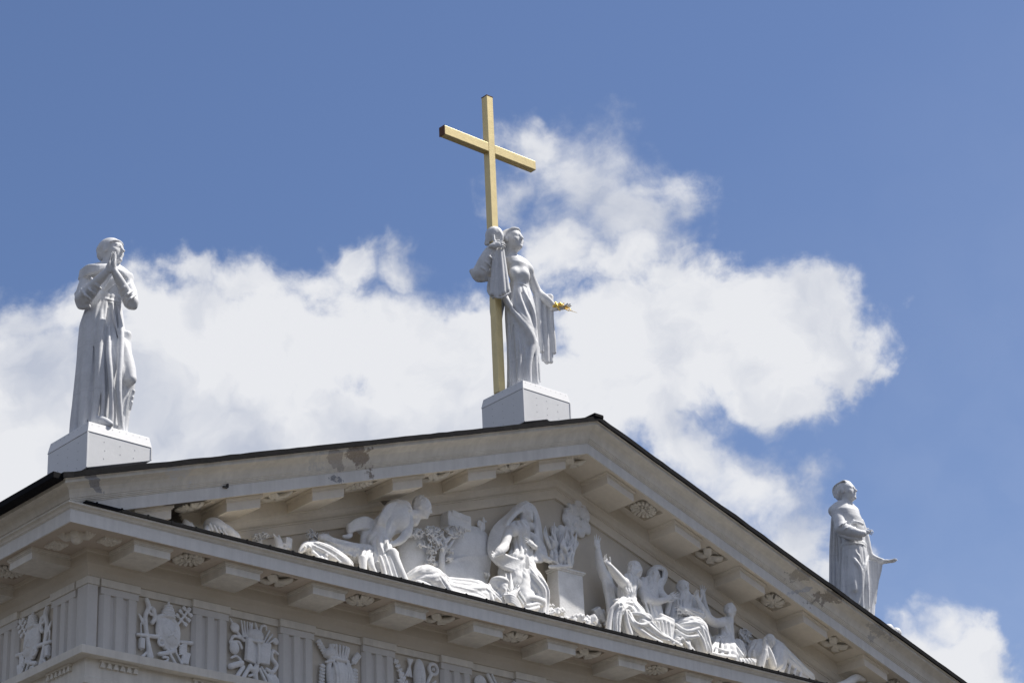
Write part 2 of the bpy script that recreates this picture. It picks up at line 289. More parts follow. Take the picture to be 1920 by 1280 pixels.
# ------------------------------------------------------------ sculpting: a distance field on a grid, skinned as one continuous surface
class Sculpt:
    def __init__(s, lo, hi, h):
        s.lo = np.array(lo, float); s.h = h; s.n = (np.ceil((np.array(hi)-s.lo)/h)).astype(int)+1
        s.ax = [s.lo[i]+h*np.arange(s.n[i]) for i in range(3)]
        s.F = np.full(s.n, 9.0, np.float32)
    def reg(s, lo, hi):
        a = np.maximum(((np.array(lo)-s.lo)/s.h).astype(int), 0); b = np.minimum(((np.array(hi)-s.lo)/s.h).astype(int)+2, s.n)
        if (b <= a).any(): return None
        sl = tuple(slice(i, j) for i, j in zip(a, b))
        g = np.meshgrid(*[s.ax[i][sl[i]] for i in range(3)], indexing='ij', sparse=True)
        return sl, g
    def put(s, sl, d, k, sub=False):
        f = s.F[sl]; d = d.astype(np.float32)
        if sub:
            d = -d
            if k > 0: h = np.maximum(k-np.abs(f-d), 0)/k; s.F[sl] = np.maximum(f, d)+h*h*k*.25
            else: s.F[sl] = np.maximum(f, d)
        elif k > 0: h = np.maximum(k-np.abs(f-d), 0)/k; s.F[sl] = np.minimum(f, d)-h*h*k*.25
        else: s.F[sl] = np.minimum(f, d)
    def rc(s, a, b, r1, r2, k=.04, sub=False, fold=0, into=None):
        a = np.array(a, float); b = np.array(b, float); m = max(r1, r2)+k+3*s.h
        q = s.reg(np.minimum(a,b)-m, np.maximum(a,b)+m)
        if q is None: return
        sl, (X,Y,Z) = q; ab = b-a; L = max(ab@ab, 1e-9)
        t = np.clip(((X-a[0])*ab[0]+(Y-a[1])*ab[1]+(Z-a[2])*ab[2])/L, 0, 1)
        d = np.sqrt((X-a[0]-t*ab[0])**2+(Y-a[1]-t*ab[1])**2+(Z-a[2]-t*ab[2])**2)-(r1+t*(r2-r1))
        if fold:
            ax = ab/math.sqrt(L); b1 = HV+np.array((0,0,.3)); b1 = b1-ax*(b1@ax); b1 /= np.linalg.norm(b1); b2 = np.cross(ax, b1)
            px, py, pz = X-a[0], Y-a[1], Z-a[2]; ph = np.arctan2(px*b2[0]+py*b2[1]+pz*b2[2], px*b1[0]+py*b1[1]+pz*b1[2])
            w = (X+Z*1.3+Y*.6)*2.2; d = d-fold*(np.abs(np.sin(4.5*ph+np.sin(w)+.7*np.sin(2.3*w)))+.3*np.abs(np.sin(8.3*ph+1.7*np.sin(1.6*w)))-.7)
        if into is not None:
            D, base = into; r_ = tuple(slice(i.start-j.start, i.stop-j.start) for i, j in zip(sl, base)); D[r_] = np.minimum(D[r_], d); return
        s.put(sl, d, k, sub)
    def tube(s, pts, k=.04, sub=False, fold=0):            # pts (x,y,z,r), drawn as a smooth curve
        pts = [np.array(p, float) for p in pts]
        if len(pts) > 2:
            o = []
            for i in range(len(pts)-1):
                p0 = pts[max(i-1,0)]; p1 = pts[i]; p2 = pts[i+1]; p3 = pts[min(i+2,len(pts)-1)]
                for t in (0, .33, .67):
                    o.append(.5*((2*p1)+(-p0+p2)*t+(2*p0-5*p1+4*p2-p3)*t*t+(-p0+3*p1-3*p2+p3)*t**3))
            o.append(pts[-1]); pts = o
        A = np.array([p[:3] for p in pts]); m = max(p[3] for p in pts)+abs(k)+3*s.h+fold
        q = s.reg(A.min(0)-m, A.max(0)+m)
        if q is None: return
        D = np.full(s.F[q[0]].shape, 9.0, np.float32)
        for a, b in zip(pts[:-1], pts[1:]): s.rc(a[:3], b[:3], max(a[3], .004), max(b[3], .004), k, sub, fold, (D, q[0]))
        s.put(q[0], D, k, sub)
    def ell(s, c, r, rot=None, k=.04, sub=False):
        c = np.array(c, float); r = np.array(r, float); m = r.max()+k+3*s.h
        if rot is None: mm = r+k+3*s.h
        else: mm = m
        q = s.reg(c-mm, c+mm)
        if q is None: return
        sl, (X,Y,Z) = q; P = [X-c[0], Y-c[1], Z-c[2]]
        if rot is not None:
            A = np.array(rot); P = [A[0,i]*P[0]+A[1,i]*P[1]+A[2,i]*P[2] for i in range(3)]
        k0 = np.sqrt((P[0]/r[0])**2+(P[1]/r[1])**2+(P[2]/r[2])**2); k1 = np.sqrt((P[0]/r[0]**2)**2+(P[1]/r[1]**2)**2+(P[2]/r[2]**2)**2)
        s.put(sl, k0*(k0-1)/np.maximum(k1, 1e-6), k, sub)
    def box(s, c, hlf, rot=None, rd=.01, k=.02, sub=False):
        c = np.array(c, float); hlf = np.array(hlf, float); m = np.linalg.norm(hlf)+k+3*s.h
        q = s.reg(c-m, c+m)
        if q is None: return
        sl, (X,Y,Z) = q; P = [X-c[0], Y-c[1], Z-c[2]]
        if rot is not None:
            A = np.array(rot); P = [A[0,i]*P[0]+A[1,i]*P[1]+A[2,i]*P[2] for i in range(3)]
        Q = [np.abs(P[i])-(hlf[i]-rd) for i in range(3)]
        d = np.sqrt(sum(np.maximum(x,0)**2 for x in Q))+np.minimum(np.maximum(np.maximum(Q[0],Q[1]),Q[2]),0)-rd
        s.put(sl, d, k, sub)
    def torus(s, c, Rr, r, rot=None, k=.01, sub=False):    # ring lying in its own xz plane
        c = np.array(c, float); m = Rr+r+k+3*s.h; q = s.reg(c-m, c+m)
        if q is None: return
        sl, (X,Y,Z) = q; P = [X-c[0], Y-c[1], Z-c[2]]
        if rot is not None:
            A = np.array(rot); P = [A[0,i]*P[0]+A[1,i]*P[1]+A[2,i]*P[2] for i in range(3)]
        d = np.sqrt((np.sqrt(P[0]**2+P[2]**2)-Rr)**2+P[1]**2)-r; s.put(sl, d, k, sub)
    def loft(s, secs, fold=None, k=.05, ang=0):     # secs (cx,cy,z,rx,ry) top to bottom or bottom to top
        S = np.array(sorted([list(map(float, q)) for q in secs], key=lambda q: q[2])); z0, z1 = S[0,2], S[-1,2]; m = S[:,3:5].max()+.15+k
        q = s.reg((S[:,0].min()-m, S[:,1].min()-m, z0-.1), (S[:,0].max()+m, S[:,1].max()+m, z1+.1))
        if q is None: return
        sl, (X,Y,Z) = q; z = np.clip(Z, z0, z1)
        # smooth interpolation of the sections
        zi = np.linspace(z0, z1, 200); C = [np.interp(zi, S[:,2], S[:,j]) for j in (0,1,3,4)]
        ker = np.hanning(17); ker /= ker.sum(); C = [np.convolve(np.pad(c, 8, 'edge'), ker, 'valid') for c in C]
        cx, cy, rx, ry = [np.interp(z.ravel(), zi, c).reshape(z.shape) for c in C]
        dx = X-cx; dy = Y-cy; ca, sa = math.cos(ang), math.sin(ang); px = dx*ca+dy*sa; py = -dx*sa+dy*ca
        k0 = np.sqrt((px/rx)**2+(py/ry)**2); d = (k0-1)*np.minimum(rx, ry)*.85
        if fold is not None:
            th = np.arctan2(py, px); d = d - fold(th, (Z-z0)/(z1-z0))
        d = np.maximum(d, np.abs(Z-(z0+z1)/2)-(z1-z0)/2)
        s.put(sl, np.broadcast_to(d, s.F[sl].shape), k)
    def mesh(s, name):
        F = s.F; F[0]=F[-1]=1; F[:,0]=F[:,-1]=1; F[:,:,0]=F[:,:,-1]=1
        ins = F < 0; nx,ny,nz = np.array(F.shape)-1
        cnt = sum(ins[i:i+nx, j:j+ny, k:k+nz].astype(np.int8) for i in (0,1) for j in (0,1) for k in (0,1))
        mix = (cnt > 0)&(cnt < 8); idx = np.argwhere(mix)
        ids = -np.ones(mix.shape, np.int32); ids[mix] = np.arange(len(idx))
        acc = np.zeros((len(idx),3)); c = np.zeros(len(idx))
        cor = [(i,j,k) for i in (0,1) for j in (0,1) for k in (0,1)]
        for a in cor:
            for axd in range(3):
                if a[axd]: continue
                b = list(a); b[axd] = 1
                fa = F[idx[:,0]+a[0], idx[:,1]+a[1], idx[:,2]+a[2]]; fb = F[idx[:,0]+b[0], idx[:,1]+b[1], idx[:,2]+b[2]]
                x = (fa < 0) != (fb < 0); t = np.where(x, fa/np.where(fa-fb == 0, 1, fa-fb), 0)
                p = np.tile(np.array(a, float), (len(idx),1)); p[:,axd] = t
                acc[x] += p[x]; c[x] += 1
        V = s.lo+s.h*(idx+acc/c[:,None])
        faces = []
        for axd in range(3):
            sl1 = [slice(1,-1)]*3; sl1[axd] = slice(0,-1); sl2 = list(sl1); sl2[axd] = slice(1,None)
            A = ins[tuple(sl1)]; B = ins[tuple(sl2)]; e = np.argwhere(A != B); off = np.array([1,1,1]); off[axd] = 0; g = e+off
            fl = A[tuple(e.T)]
            u, w = [(1,2),(2,0),(0,1)][axd]
            q = []
            for du, dw in ((1,1),(0,1),(0,0),(1,0)):
                h = g.copy(); h[:,u] -= du; h[:,w] -= dw; q.append(ids[tuple(h.T)])
            q = np.stack(q, 1); q[~fl] = q[~fl][:,::-1]; faces.append(q)
        Q = np.concatenate(faces); Q = Q[(Q >= 0).all(1)]
        me = bpy.data.meshes.new(name); me.vertices.add(len(V)); me.vertices.foreach_set('co', V.astype(np.float32).ravel())
        me.loops.add(Q.size); me.loops.foreach_set('vertex_index', Q.ravel().astype(np.int32))
        me.polygons.add(len(Q)); me.polygons.foreach_set('loop_start', np.arange(0, Q.size, 4, dtype=np.int32)); me.polygons.foreach_set('loop_total', np.full(len(Q), 4, np.int32))
        me.update(calc_edges=True); me.validate(); me.shade_smooth()
        return me
    def build(s, name, m, parent=None, loc=(0,0,0)):
        me = s.mesh(name); me.materials.append(m); s.F = None
        return link(name, me, parent, 0, loc)
def rotxyz(yaw=0, pitch=0, roll=0):                 # face looks along local +y; yaw about z, pitch up, roll sideways
    return np.array((Matrix.Rotation(yaw,3,'Z') @ Matrix.Rotation(pitch,3,'X') @ Matrix.Rotation(roll,3,'Y')))
def head(G, c, H, yaw, pitch=0, roll=0, hair='short', beard=False, neck=True):
    """c is the chin-level centre; the face looks along rotated +y"""
    A = rotxyz(yaw, pitch, roll); T = lambda x,y,z: np.array(c)+A@(np.array((x,y,z))*H)
    E = lambda p, r, k=.04, sub=False: G.ell(T(*p), np.array(r)*H, A, k*H, sub)
    def U(pts, k=.04, sub=False): G.tube([(*T(*p[:3]), p[3]*H) for p in pts], k*H, sub)
    if neck: U([(0,-.08,.2,.19),(0,-.16,-.28,.21)], .12)
    E((0,-.06,.62), (.335,.43,.37), .1); E((0,.09,.42), (.28,.31,.41), .15); E((0,.2,.16), (.17,.17,.15), .15)
    U([(-.17,.33,.575,.05),(0,.385,.57,.045),(.17,.33,.575,.05)], .06)
    for s in (-1,1):
        E((s*.135,.42,.49), (.085,.06,.055), .03, True); E((s*.135,.345,.488), (.062,.05,.042), .015)
        U([(s*.075,.385,.515,.018),(s*.14,.395,.525,.02),(s*.2,.35,.5,.016)], .015)
        E((s*.19,.26,.37), (.09,.1,.1), .1); E((s*.335,-.02,.46), (.045,.09,.13), .03)
        U([(s*.035,.40,.335,.035),(s*.06,.37,.335,.03)], .02)
    U([(0,.37,.545,.035),(0,.45,.43,.04),(0,.49,.355,.05)], .04)
    U([(-.09,.355,.235,.022),(0,.405,.25,.032),(.09,.355,.235,.022)], .02); U([(-.075,.35,.18,.022),(0,.39,.178,.036),(.075,.35,.18,.022)], .02)
    U([(-.1,.385,.212,.010),(0,.435,.212,.012),(.1,.385,.212,.010)], .012, True)
    E((0,.335,.065), (.085,.08,.075), .06)
    rnd = random.Random(int(H*1000)+len(hair))
    if hair == 'short':
        E((0,-.12,.68), (.355,.42,.345), .02); E((0,-.28,.42), (.28,.22,.25), .05)
        for i in range(40):
            a = rnd.uniform(-2.6,2.6); z = rnd.uniform(.35,1.0); rr = math.sqrt(max(.05,1-((z-.62)/.42)**2)); x = .35*rr*math.sin(a); y = -.12-.42*rr*math.cos(a)
            if y > .16 and z < .85: continue
            U([(x,y,z,.045),(x*1.02+.03,y+.04,z+.07,.03)], .02)
    if hair == 'tonsure':
        E((0,-.10,.60), (.36,.42,.26), .02); E((0,-.28,.42), (.28,.22,.2), .05); U([(-.3,.2,.66,.045),(-.2,.33,.72,.04),(0,.37,.74,.04),(.2,.33,.72,.04),(.3,.2,.66,.045)], .03)
    if hair in ('wavy','long'):
        E((0,-.14,.66), (.39,.44,.37), .03)
        for s in (-1,1):
            for j in range(6):
                t = j/5; U([(s*.03,.34-.1*t,.86-.02*t,.05),(s*.2,.22-.12*t,.84-.03*t,.07),(s*.35,.0-.14*t,.68-.02*t,.07),(s*.36,-.14-.1*t,.5,.06),(s*.2,-.44,.42-.05*t,.06)], .012)
        E((0,-.5,.42), (.18,.16,.17), .04)
    if hair == 'swept':
        E((0,-.12,.66), (.35,.43,.355), .03); E((0,-.30,.56), (.33,.28,.40), .03)
        for j in range(9):
            x = (j-4)*.066; U([(x*.9,.30-abs(x)*.5,.83,.03),(x*1.1,.14,.98-abs(x)*.25,.035),(x*1.15,-.20,.965-abs(x)*.3,.032),(x*1.12,-.40,.83-abs(x)*.1,.034),(x*1.1,-.50,.62,.038),(x,-.47,.36,.05)], .012)
        for s in (-1,1): U([(s*.32,.0,.62,.045),(s*.33,-.18,.5,.06),(s*.24,-.38,.28,.07)], .02)
    if beard:
        for j in range(7):
            x = (j-3)*.07; U([(x,.32-abs(x)*.5,.16,.06),(x*1.1,.36-abs(x)*.5,.02,.055),(x*.8,.33-abs(x)*.3,-.12,.035)], .015)
        for s in (-1,1): U([(s*.29,.05,.36,.06),(s*.25,.18,.16,.08),(s*.12,.3,.06,.08)], .03); U([(s*.015,.42,.28,.03),(s*.12,.37,.2,.025)], .01)
def hand(G, w, fwd, pal, L, curl=.3, spread=.18, thumb=1, k=.012):
    """w wrist, fwd unit along the hand, pal unit out of the palm, L hand length, thumb side sign"""
    w = np.array(w, float); f = np.array(fwd, float); f /= np.linalg.norm(f); n = np.array(pal, float); n -= f*(n@f); n /= np.linalg.norm(n); s = np.cross(f, n)*thumb
    A = np.stack([s, f, n], 1); G.ell(w+f*L*.27, np.array((.23,.31,.11))*L, A, .05*L)
    G.rc(w-f*.1*L, w+f*.1*L, .15*L, .16*L, .05*L)
    for i, (off, ln) in enumerate(((.16,.40),(.055,.45),(-.055,.42),(-.155,.33))):
        b = w+f*L*(.48-.02*abs(i-1))+s*off*L; ang = (i-1.2)*spread; d = f*math.cos(ang)-s*math.sin(ang); p = b; r = .056*L
        for j, (fr, cu) in enumerate(((.42,.5),(.33,1.0),(.25,1.4))):
            a = curl*cu*(1+.12*i); e = d*math.cos(a)+n*math.sin(a); q = p+e*ln*fr*L*1.1; G.rc(p, q, r, r*.9, .006); p = q; r *= .9
            n2 = n*math.cos(a)-d*math.sin(a); d = e
    b = w+f*L*.12+s*.16*L; m = b+(f*.62+s*.62+n*.25)*L*.27; t = m+(f*.9+s*.2+n*.35)*L*.25; G.rc(b, m, .085*L, .07*L, .02); G.rc(m, t, .065*L, .05*L, .006)
# ------------------------------------------------------------ the cathedral portico
PT = 2.4; A0 = .8208; XA = A0+5.5*PT; WD = 2*XA; TW = .486; S = .3352
ZM, ZC0, ZC1, ZK = 2.147, 2.42, 2.6925, 2.817
ZR0, ZR1, ZRM, ZS = 7.6608, 7.9314, 7.3434, 8.4839
PM, PB, PC, PK, PS = 1.099, .118, 1.2857, 1.407, 1.7148
DM = .09; BACK = 34.0; SA = 1.0
Tx = [A0+i*PT for i in range(12)]; Ty = [SA+i*PT for i in range(13)]
cath = empty('cathedral', (XA, 0, -ZO), 'cream and white classical cathedral portico with a sculpted pediment', 'cathedral')
def rz(x, z): return z-S*abs(x-XA)
def ring(flat=True, o0=None):      # front and both sides, mitred
    return [lambda o,z: (-o,BACK,z), lambda o,z: (-o,-o,z), lambda o,z: (WD+o,-o,z), lambda o,z: (WD+o,BACK,z)]
def part(mb, name, m, bevel=0, parent=cath, smooth=False): return mb.build(name, M[m], parent, bevel, smooth)
def ringpart(name, prof, m, bevel=0):
    mb = MB(); mb.sweep(prof, ring()); return part(mb, name, m, bevel)
ringpart('architrave', [(-1.6,-.62),(-.02,-.62),(-.02,-.58),(.03,-.56),(.03,-.42),(-.0,-.40),(-.0,.0),(-1.6,0)], 'trim')
ringpart('architrave_soffit', [(-1.4,-.72),(-.06,-.72),(-.06,-.62),(-1.4,-.62)], 'cream')
ringpart('taenia', [(-1.6,.001),(.249,.001),(.249,.188),(-1.6,.188)], 'trim', .012)
ringpart('frieze_wall', [(-1.6,.189),(-.11,.189),(-.11,1.66),(-1.6,1.66)], 'cream')
ringpart('frieze_cap', [(-1.6,1.661),(-.05,1.661),(-.05,1.83),(-1.6,1.83)], 'trim', .008)
ringpart('bed_moulding', [(-1.6,1.831),(-.02,1.831),(.0,1.86),(.01,1.90),(.03,1.98),(.07,2.05),(.118,2.09),(.118,2.33),(.15,2.35),(.16,2.419),(-1.6,2.419)], 'cream')
# corner piers of the frieze
def boxpart(name, m, x0,x1,y0,y1,z0,z1, bevel=.008, parent=cath):
    mb = MB(); mb.box(x0,x1,y0,y1,z0,z1); return part(mb, name, m, bevel, parent)
for sx in (0, 1):
    X = lambda x: x if sx == 0 else WD-x
    mb = MB(); poly = [(0,0),(.255,0),(.255,.115),(.115,.115),(.115,.42),(0,.42)]
    mb.prism([(X(p), q) for p, q in poly], lambda p,q,t: (p,q,t), .19, 1.6605); part(mb, 'corner_pier', 'tri', .006)
    mb = MB(); mb.prism([(X(p-.03), q-.03) for p, q in [(0,0),(.305,0),(.305,.10),(.10,.10),(.10,.47),(0,.47)]], lambda p,q,t: (p,q,t), 1.662, 1.828); part(mb, 'pier_cap', 'trim', .006)
# triglyph, drawn round x=0, face at y=0, back at y=.11
def triglyph_mesh():
    mb = MB(); w = TW; e = .09; g = .075
    pr = [(-w,.115),(-w,.07),(-w+e,0)]
    for c in (-w/3*1.0, w/3*1.0): pr += [(c-g,0),(c-g+.03,.07),(c+g-.03,.07),(c+g,0)]
    pr += [(w-e,0),(w,.07),(w,.115)]
    mb.prism(pr, lambda p,q,t: (p,q,t), .189, 1.50)
    mb.prism([(-w,.115),(-w,.0),(w,.0),(w,.115)], lambda p,q,t: (p,q,t), 1.501, 1.6602)
    return mb
tri0 = part(triglyph_mesh(), 'triglyph', 'tri', .006)
mb = MB(); mb.box(-TW-.02,TW+.02,-.04,.06,1.6615,1.829); cap0 = part(mb, 'triglyph_cap', 'trim', .006)
# regula with its guttae
mb = MB(); mb.box(-TW,TW,-.075,.01,-.055,-.001); reg0 = part(mb, 'regula', 'trim', .005)
mb = MB()
for i in range(6):
    c = -TW+.07+i*(2*TW-.14)/5
    mb.prism([(c-.03,-.056),(c+.03,-.056),(c+.06,-.17),(c-.06,-.17)], lambda p,q,t: (p,t,q), -.065, .004)
gut0 = mb.build('guttae', M['trim'], reg0); gut0.location = (0,0,0)
# mutule, x round 0, y is minus the projection
def mutule_mesh(slope=0, h=None):
    hh = h or (ZC0-ZM); top = hh-.001; mb = MB(); w = .465; fn = (lambda x,y,z: (x,y,z-slope*x))
    mb.box(-w, w, -PM, -.05, 0, hh-.10, fn)
    mb.box(-w-.02, w+.02, -PM-.02, -.05, hh-.10, hh-.075, fn); mb.box(-w-.045, w+.045, -PM-.045, -.05, hh-.0745, top, fn)
    return mb
def make_mutules():
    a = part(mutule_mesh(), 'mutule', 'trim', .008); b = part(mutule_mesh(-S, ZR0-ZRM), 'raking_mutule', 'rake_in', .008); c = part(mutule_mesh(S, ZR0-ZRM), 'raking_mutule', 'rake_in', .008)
    return a, b, c
mut0, rml, rmr = make_mutules()
base = -cath.location
def put(o, x, y, z, rot=0, first=[]):
    if o.name in first: q = dup(o, (x,y,z), cath)
    else: first.append(o.name); q = o; q.location = Vector((x,y,z))+base
    q.rotation_euler = (0,0,rot); return q
for x in Tx:
    put(tri0, x,0,0); put(cap0, x,0,0); put(mut0, x+DM if x<XA else x+DM,0,ZM)
    r = put(reg0, x,0,0)
    (put(rml, x+DM,0,rz(x+DM,ZRM)) if x < XA else put(rmr, x+DM,0,rz(x+DM,ZRM)))
for y in Ty:
    put(tri0, 0,y,0,-math.pi/2); put(cap0, 0,y,0,-math.pi/2); put(mut0, 0,y,ZM,-math.pi/2); put(reg0, 0,y,0,-math.pi/2)
# coffered soffit
CO, CS, CD = .70, .36, .10
def soffit(mb, cents, x0, x1, fn, extra=(), o0=.118, o1=PC, size=CS):
    xs = sorted([x0, x1]+list(extra)+[c+d for c in cents for d in (-size, size)])
    def q(*p): mb.add([fn(*v) for v in p], [(0,1,2,3)])
    for a, b in zip(xs[:-1], xs[1:]):
        mid = (a+b)/2; inc = any(abs(mid-c) < size for c in cents)
        if not inc: q((a,o0,0),(b,o0,0),(b,o1,0),(a,o1,0))
        else:
            q((a,o0,0),(b,o0,0),(b,CO-size,0),(a,CO-size,0)); q((a,CO+size,0),(b,CO+size,0),(b,o1,0),(a,o1,0))
            q((a,CO-size,0),(b,CO-size,0),(b,CO-size,CD),(a,CO-size,CD)); q((a,CO+size,0),(b,CO+size,0),(b,CO+size,CD),(a,CO+size,CD)); q((a,CO-size,CD),(b,CO-size,CD),(b,CO+size,CD),(a,CO+size,CD))
    for c in cents:
        for e in (-size, size): q((c+e,CO-size,0),(c+e,CO+size,0),(c+e,CO+size,CD),(c+e,CO-size,CD))
fc = [x+PT/2+DM for x in Tx[:-1]]; sc_ = [y+PT/2 for y in Ty[:-1]]
mb = MB(); soffit(mb, fc, -PC+.002, WD+PC, lambda x,o,z: (x,-o,ZC0+z)); part(mb, 'soffit', 'soffit')
mb = MB(); soffit(mb, sc_, -.117, BACK, lambda y,o,z: (-o,y,ZC0+z)); part(mb, 'soffit', 'soffit')
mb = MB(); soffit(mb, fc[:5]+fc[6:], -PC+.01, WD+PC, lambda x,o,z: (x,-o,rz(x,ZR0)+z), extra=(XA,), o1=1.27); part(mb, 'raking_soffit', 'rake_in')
# corona and cornice
ringpart('corona', [(1.05,2.50),(1.27,ZC0-.02),(PC,ZC0-.02),(PC,ZC1),(1.05,ZC1)], 'fascia', .006)
mb = MB(); mb.sweep([(.1,ZC0+.14),(1.1,ZC0+.14),(1.1,ZC1-.002),(.1,ZC1-.002)], ring()); part(mb, 'cornice_core', 'soffit')
ringpart('cornice_moulding', [(.1,ZC1),(PC+.012,ZC1),(PC+.012,ZC1+.018),(PC+.03,ZC1+.02),(PC+.045,ZC1+.05),(PC+.07,ZC1+.075),(PC+.105,ZC1+.085),(PK,ZC1+.09),(PK,ZK-.001),(.1,ZK-.001)], 'trim')
mb = MB(); mb.box(-1.0, WD+1.0, -PK-.03, -PK+.10, ZK, ZK+.08); part(mb, 'cornice_flashing', 'black', .006)
mb = MB(); mb.box(-.9, WD+.9, -PK+.101, .05, ZK, ZK+.06); part(mb, 'pediment_floor', 'floor')
mb = MB()
for i in range(46):
    x = -.7+i*.64+random.uniform(-.05,.05); mb.box(x-.02, x+.02, -PK-.036, -PK-.0, ZK+.005, ZK+.10)
part(mb, 'flashing_clips', 'black', .004)
# raking cornice
def front(xe):   # stations along the front slope
    return [lambda o,z: (-xe, -o, rz(-xe, z)), lambda o,z: (XA, -o, z), lambda o,z: (WD+xe, -o, rz(-xe, z))]
mb = MB(); mb.sweep([(.9,ZR0+.12),(1.265,ZR0-.016),(1.281,ZR0-.016),(1.281,ZR1),(.9,ZR1)], front(1.275)); part(mb, 'raking_corona', 'fascia')
rb = [(-.3,0),(.118,0),(.118,-.36),(.10,-.38),(.085,-.45),(.05,-.51),(.0,-.55),(.02,-.555),(.02,-.585),(-.01,-.59),(-.02,-.83),(-.3,-.83)]
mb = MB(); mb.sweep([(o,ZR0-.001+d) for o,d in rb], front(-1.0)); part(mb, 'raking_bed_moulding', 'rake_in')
sima = [(-.2,.0),(1.30,.0),(1.30,.03),(1.325,.035),(1.325,.065),(1.345,.07),(1.345,.10),(1.365,.105),(1.375,.14),(1.40,.20),(1.45,.28),(1.53,.34),(1.63,.375),(1.67,.39),(1.67,.47),(1.70,.48),(1.70,.545),(-.2,.545)]
def rake_ring():
    return [lambda o,z: (-o,BACK,z-S*(XA+o)), lambda o,z: (-o,-o,z-S*(XA+o)), lambda o,z: (XA,-o,z), lambda o,z: (WD+o,-o,z-S*(XA+o)), lambda o,z: (WD+o,BACK,z-S*(XA+o))]
mb = MB(); mb.sweep([(max(o,0.9),ZR1+.001+d) for o,d in sima], rake_ring()); part(mb, 'sima', 'trim')
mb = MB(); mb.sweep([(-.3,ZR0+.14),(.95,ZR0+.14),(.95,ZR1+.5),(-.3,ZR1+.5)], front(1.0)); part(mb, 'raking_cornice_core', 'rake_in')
# black sheet along the slope, slightly wavy lower edge
mb = MB(); rnd = random.Random(2)
xs = sorted(set(list(np.linspace(-1.78, WD+1.78, 120))+[XA])); st = []
for x in xs:
    j = rnd.uniform(-.012,.012); w = 0 if x == XA else rnd.uniform(-.007,.007)
    st.append(lambda o,z,x=x,j=j,w=w: (x, -o-j, rz(x, z)+w))
mb.sweep([(.5,ZS-.02),(PS+.0,ZS-.02),(PS+.02,ZS-.075),(PS+.05,ZS-.075),(PS+.05,ZS+.05),(.5,ZS+.055)], st); part(mb, 'roof_edge', 'black')
mb = MB(); mb.box(XA-.16, XA+.16, -PS-.07, 6, ZS-.0, ZS+.10); part(mb, 'ridge_cap', 'black', .02)
mb = MB()
for sx in (-1, 1):
    def P(d, y, dz): return (XA+sx*d, y, ZS+.035-S*d+dz)
    mb.add([P(0,-PS,0),P(XA+1.75,-PS,0),P(XA+1.75,BACK,0),P(0,BACK,0),P(0,-PS,-.1),P(XA+1.75,-PS,-.1),P(XA+1.75,BACK,-.1),P(0,BACK,-.1)], [(0,1,2,3),(4,7,6,5),(0,4,5,1),(1,5,6,2),(2,6,7,3)])
part(mb, 'roof', 'black')
mb = MB()
zg = rz(-1.75, ZS)
mb.box(-1.98, -1.72, -PS+.02, BACK, zg-.10, zg+.05); part(mb, 'gutter', 'black', .015)
mb = MB(); mb.box(WD+1.72, WD+1.98, -PS+.02, BACK, zg-.10, zg+.05); part(mb, 'gutter', 'black', .015)
# tympanum wall
mb = MB(); mb.add([(.4,.09,ZK-.1),(WD-.4,.09,ZK-.1),(XA,.09,ZR0-.2),(.4,.5,ZK-.1),(WD-.4,.5,ZK-.1),(XA,.5,ZR0-.2)], [(0,1,2),(3,5,4),(0,3,4,1),(1,4,5,2),(2,5,3,0)]); part(mb, 'tympanum_wall', 'cream')
# body of the building and columns below the frame
mb = MB(); mb.box(.6, WD-.6, 9, BACK, -ZO, 2.4); mb.box(.3, WD-.3, 1.7, BACK, -.9, -.74); part(mb, 'wall', 'cream')
def column(x, y):
    mb = MB(); mb.box(x-.95, x+.95, y-.95, y+.95, -1.12, -.80); cp = part(mb, 'abacus', 'trim', .02)
    mb = MB(); mb.lathe([(.02,-1.9),(.80,-1.9),(.82,-1.6),(.86,-1.45),(.93,-1.25),(.93,-1.125),(.02,-1.125)], (x,y,0), 32); mb.build('echinus', M['trim'], cp)
    mb = MB(); n = 40
    mb.lathe([(.02,-ZO+.6),(1.02,-ZO+.6),(1.0,-12),(.93,-7),(.80,-1.91),(.02,-1.91)], (x,y,0), n); s = part(mb, 'column_shaft', 'trim', 0, cath, True)
    mb = MB(); mb.box(x-1.25,x+1.25,y-1.25,y+1.25,-ZO+.01,-ZO+.6); part(mb, 'column_base', 'trim', .03)
for x in (Tx[0], Tx[2], Tx[4], Tx[7], Tx[9], Tx[11]): column(x, .95)
column(Tx[0], .95+2*PT); column(Tx[11], .95+2*PT)
mb = MB(); mb.box(-.12, 1.75, -.12, 1.85, -.80, -.725); part(mb, 'capital_top', 'trim', .01)
mb = MB(); mb.add([(-400,-300,-ZO),(400,-300,-ZO),(400,400,-ZO),(-400,400,-ZO)], [(0,1,2,3)]); g = mb.build('square', M['paving']); tag(g, 'pale stone paving of the square below the portico', 'paving', kind='structure')
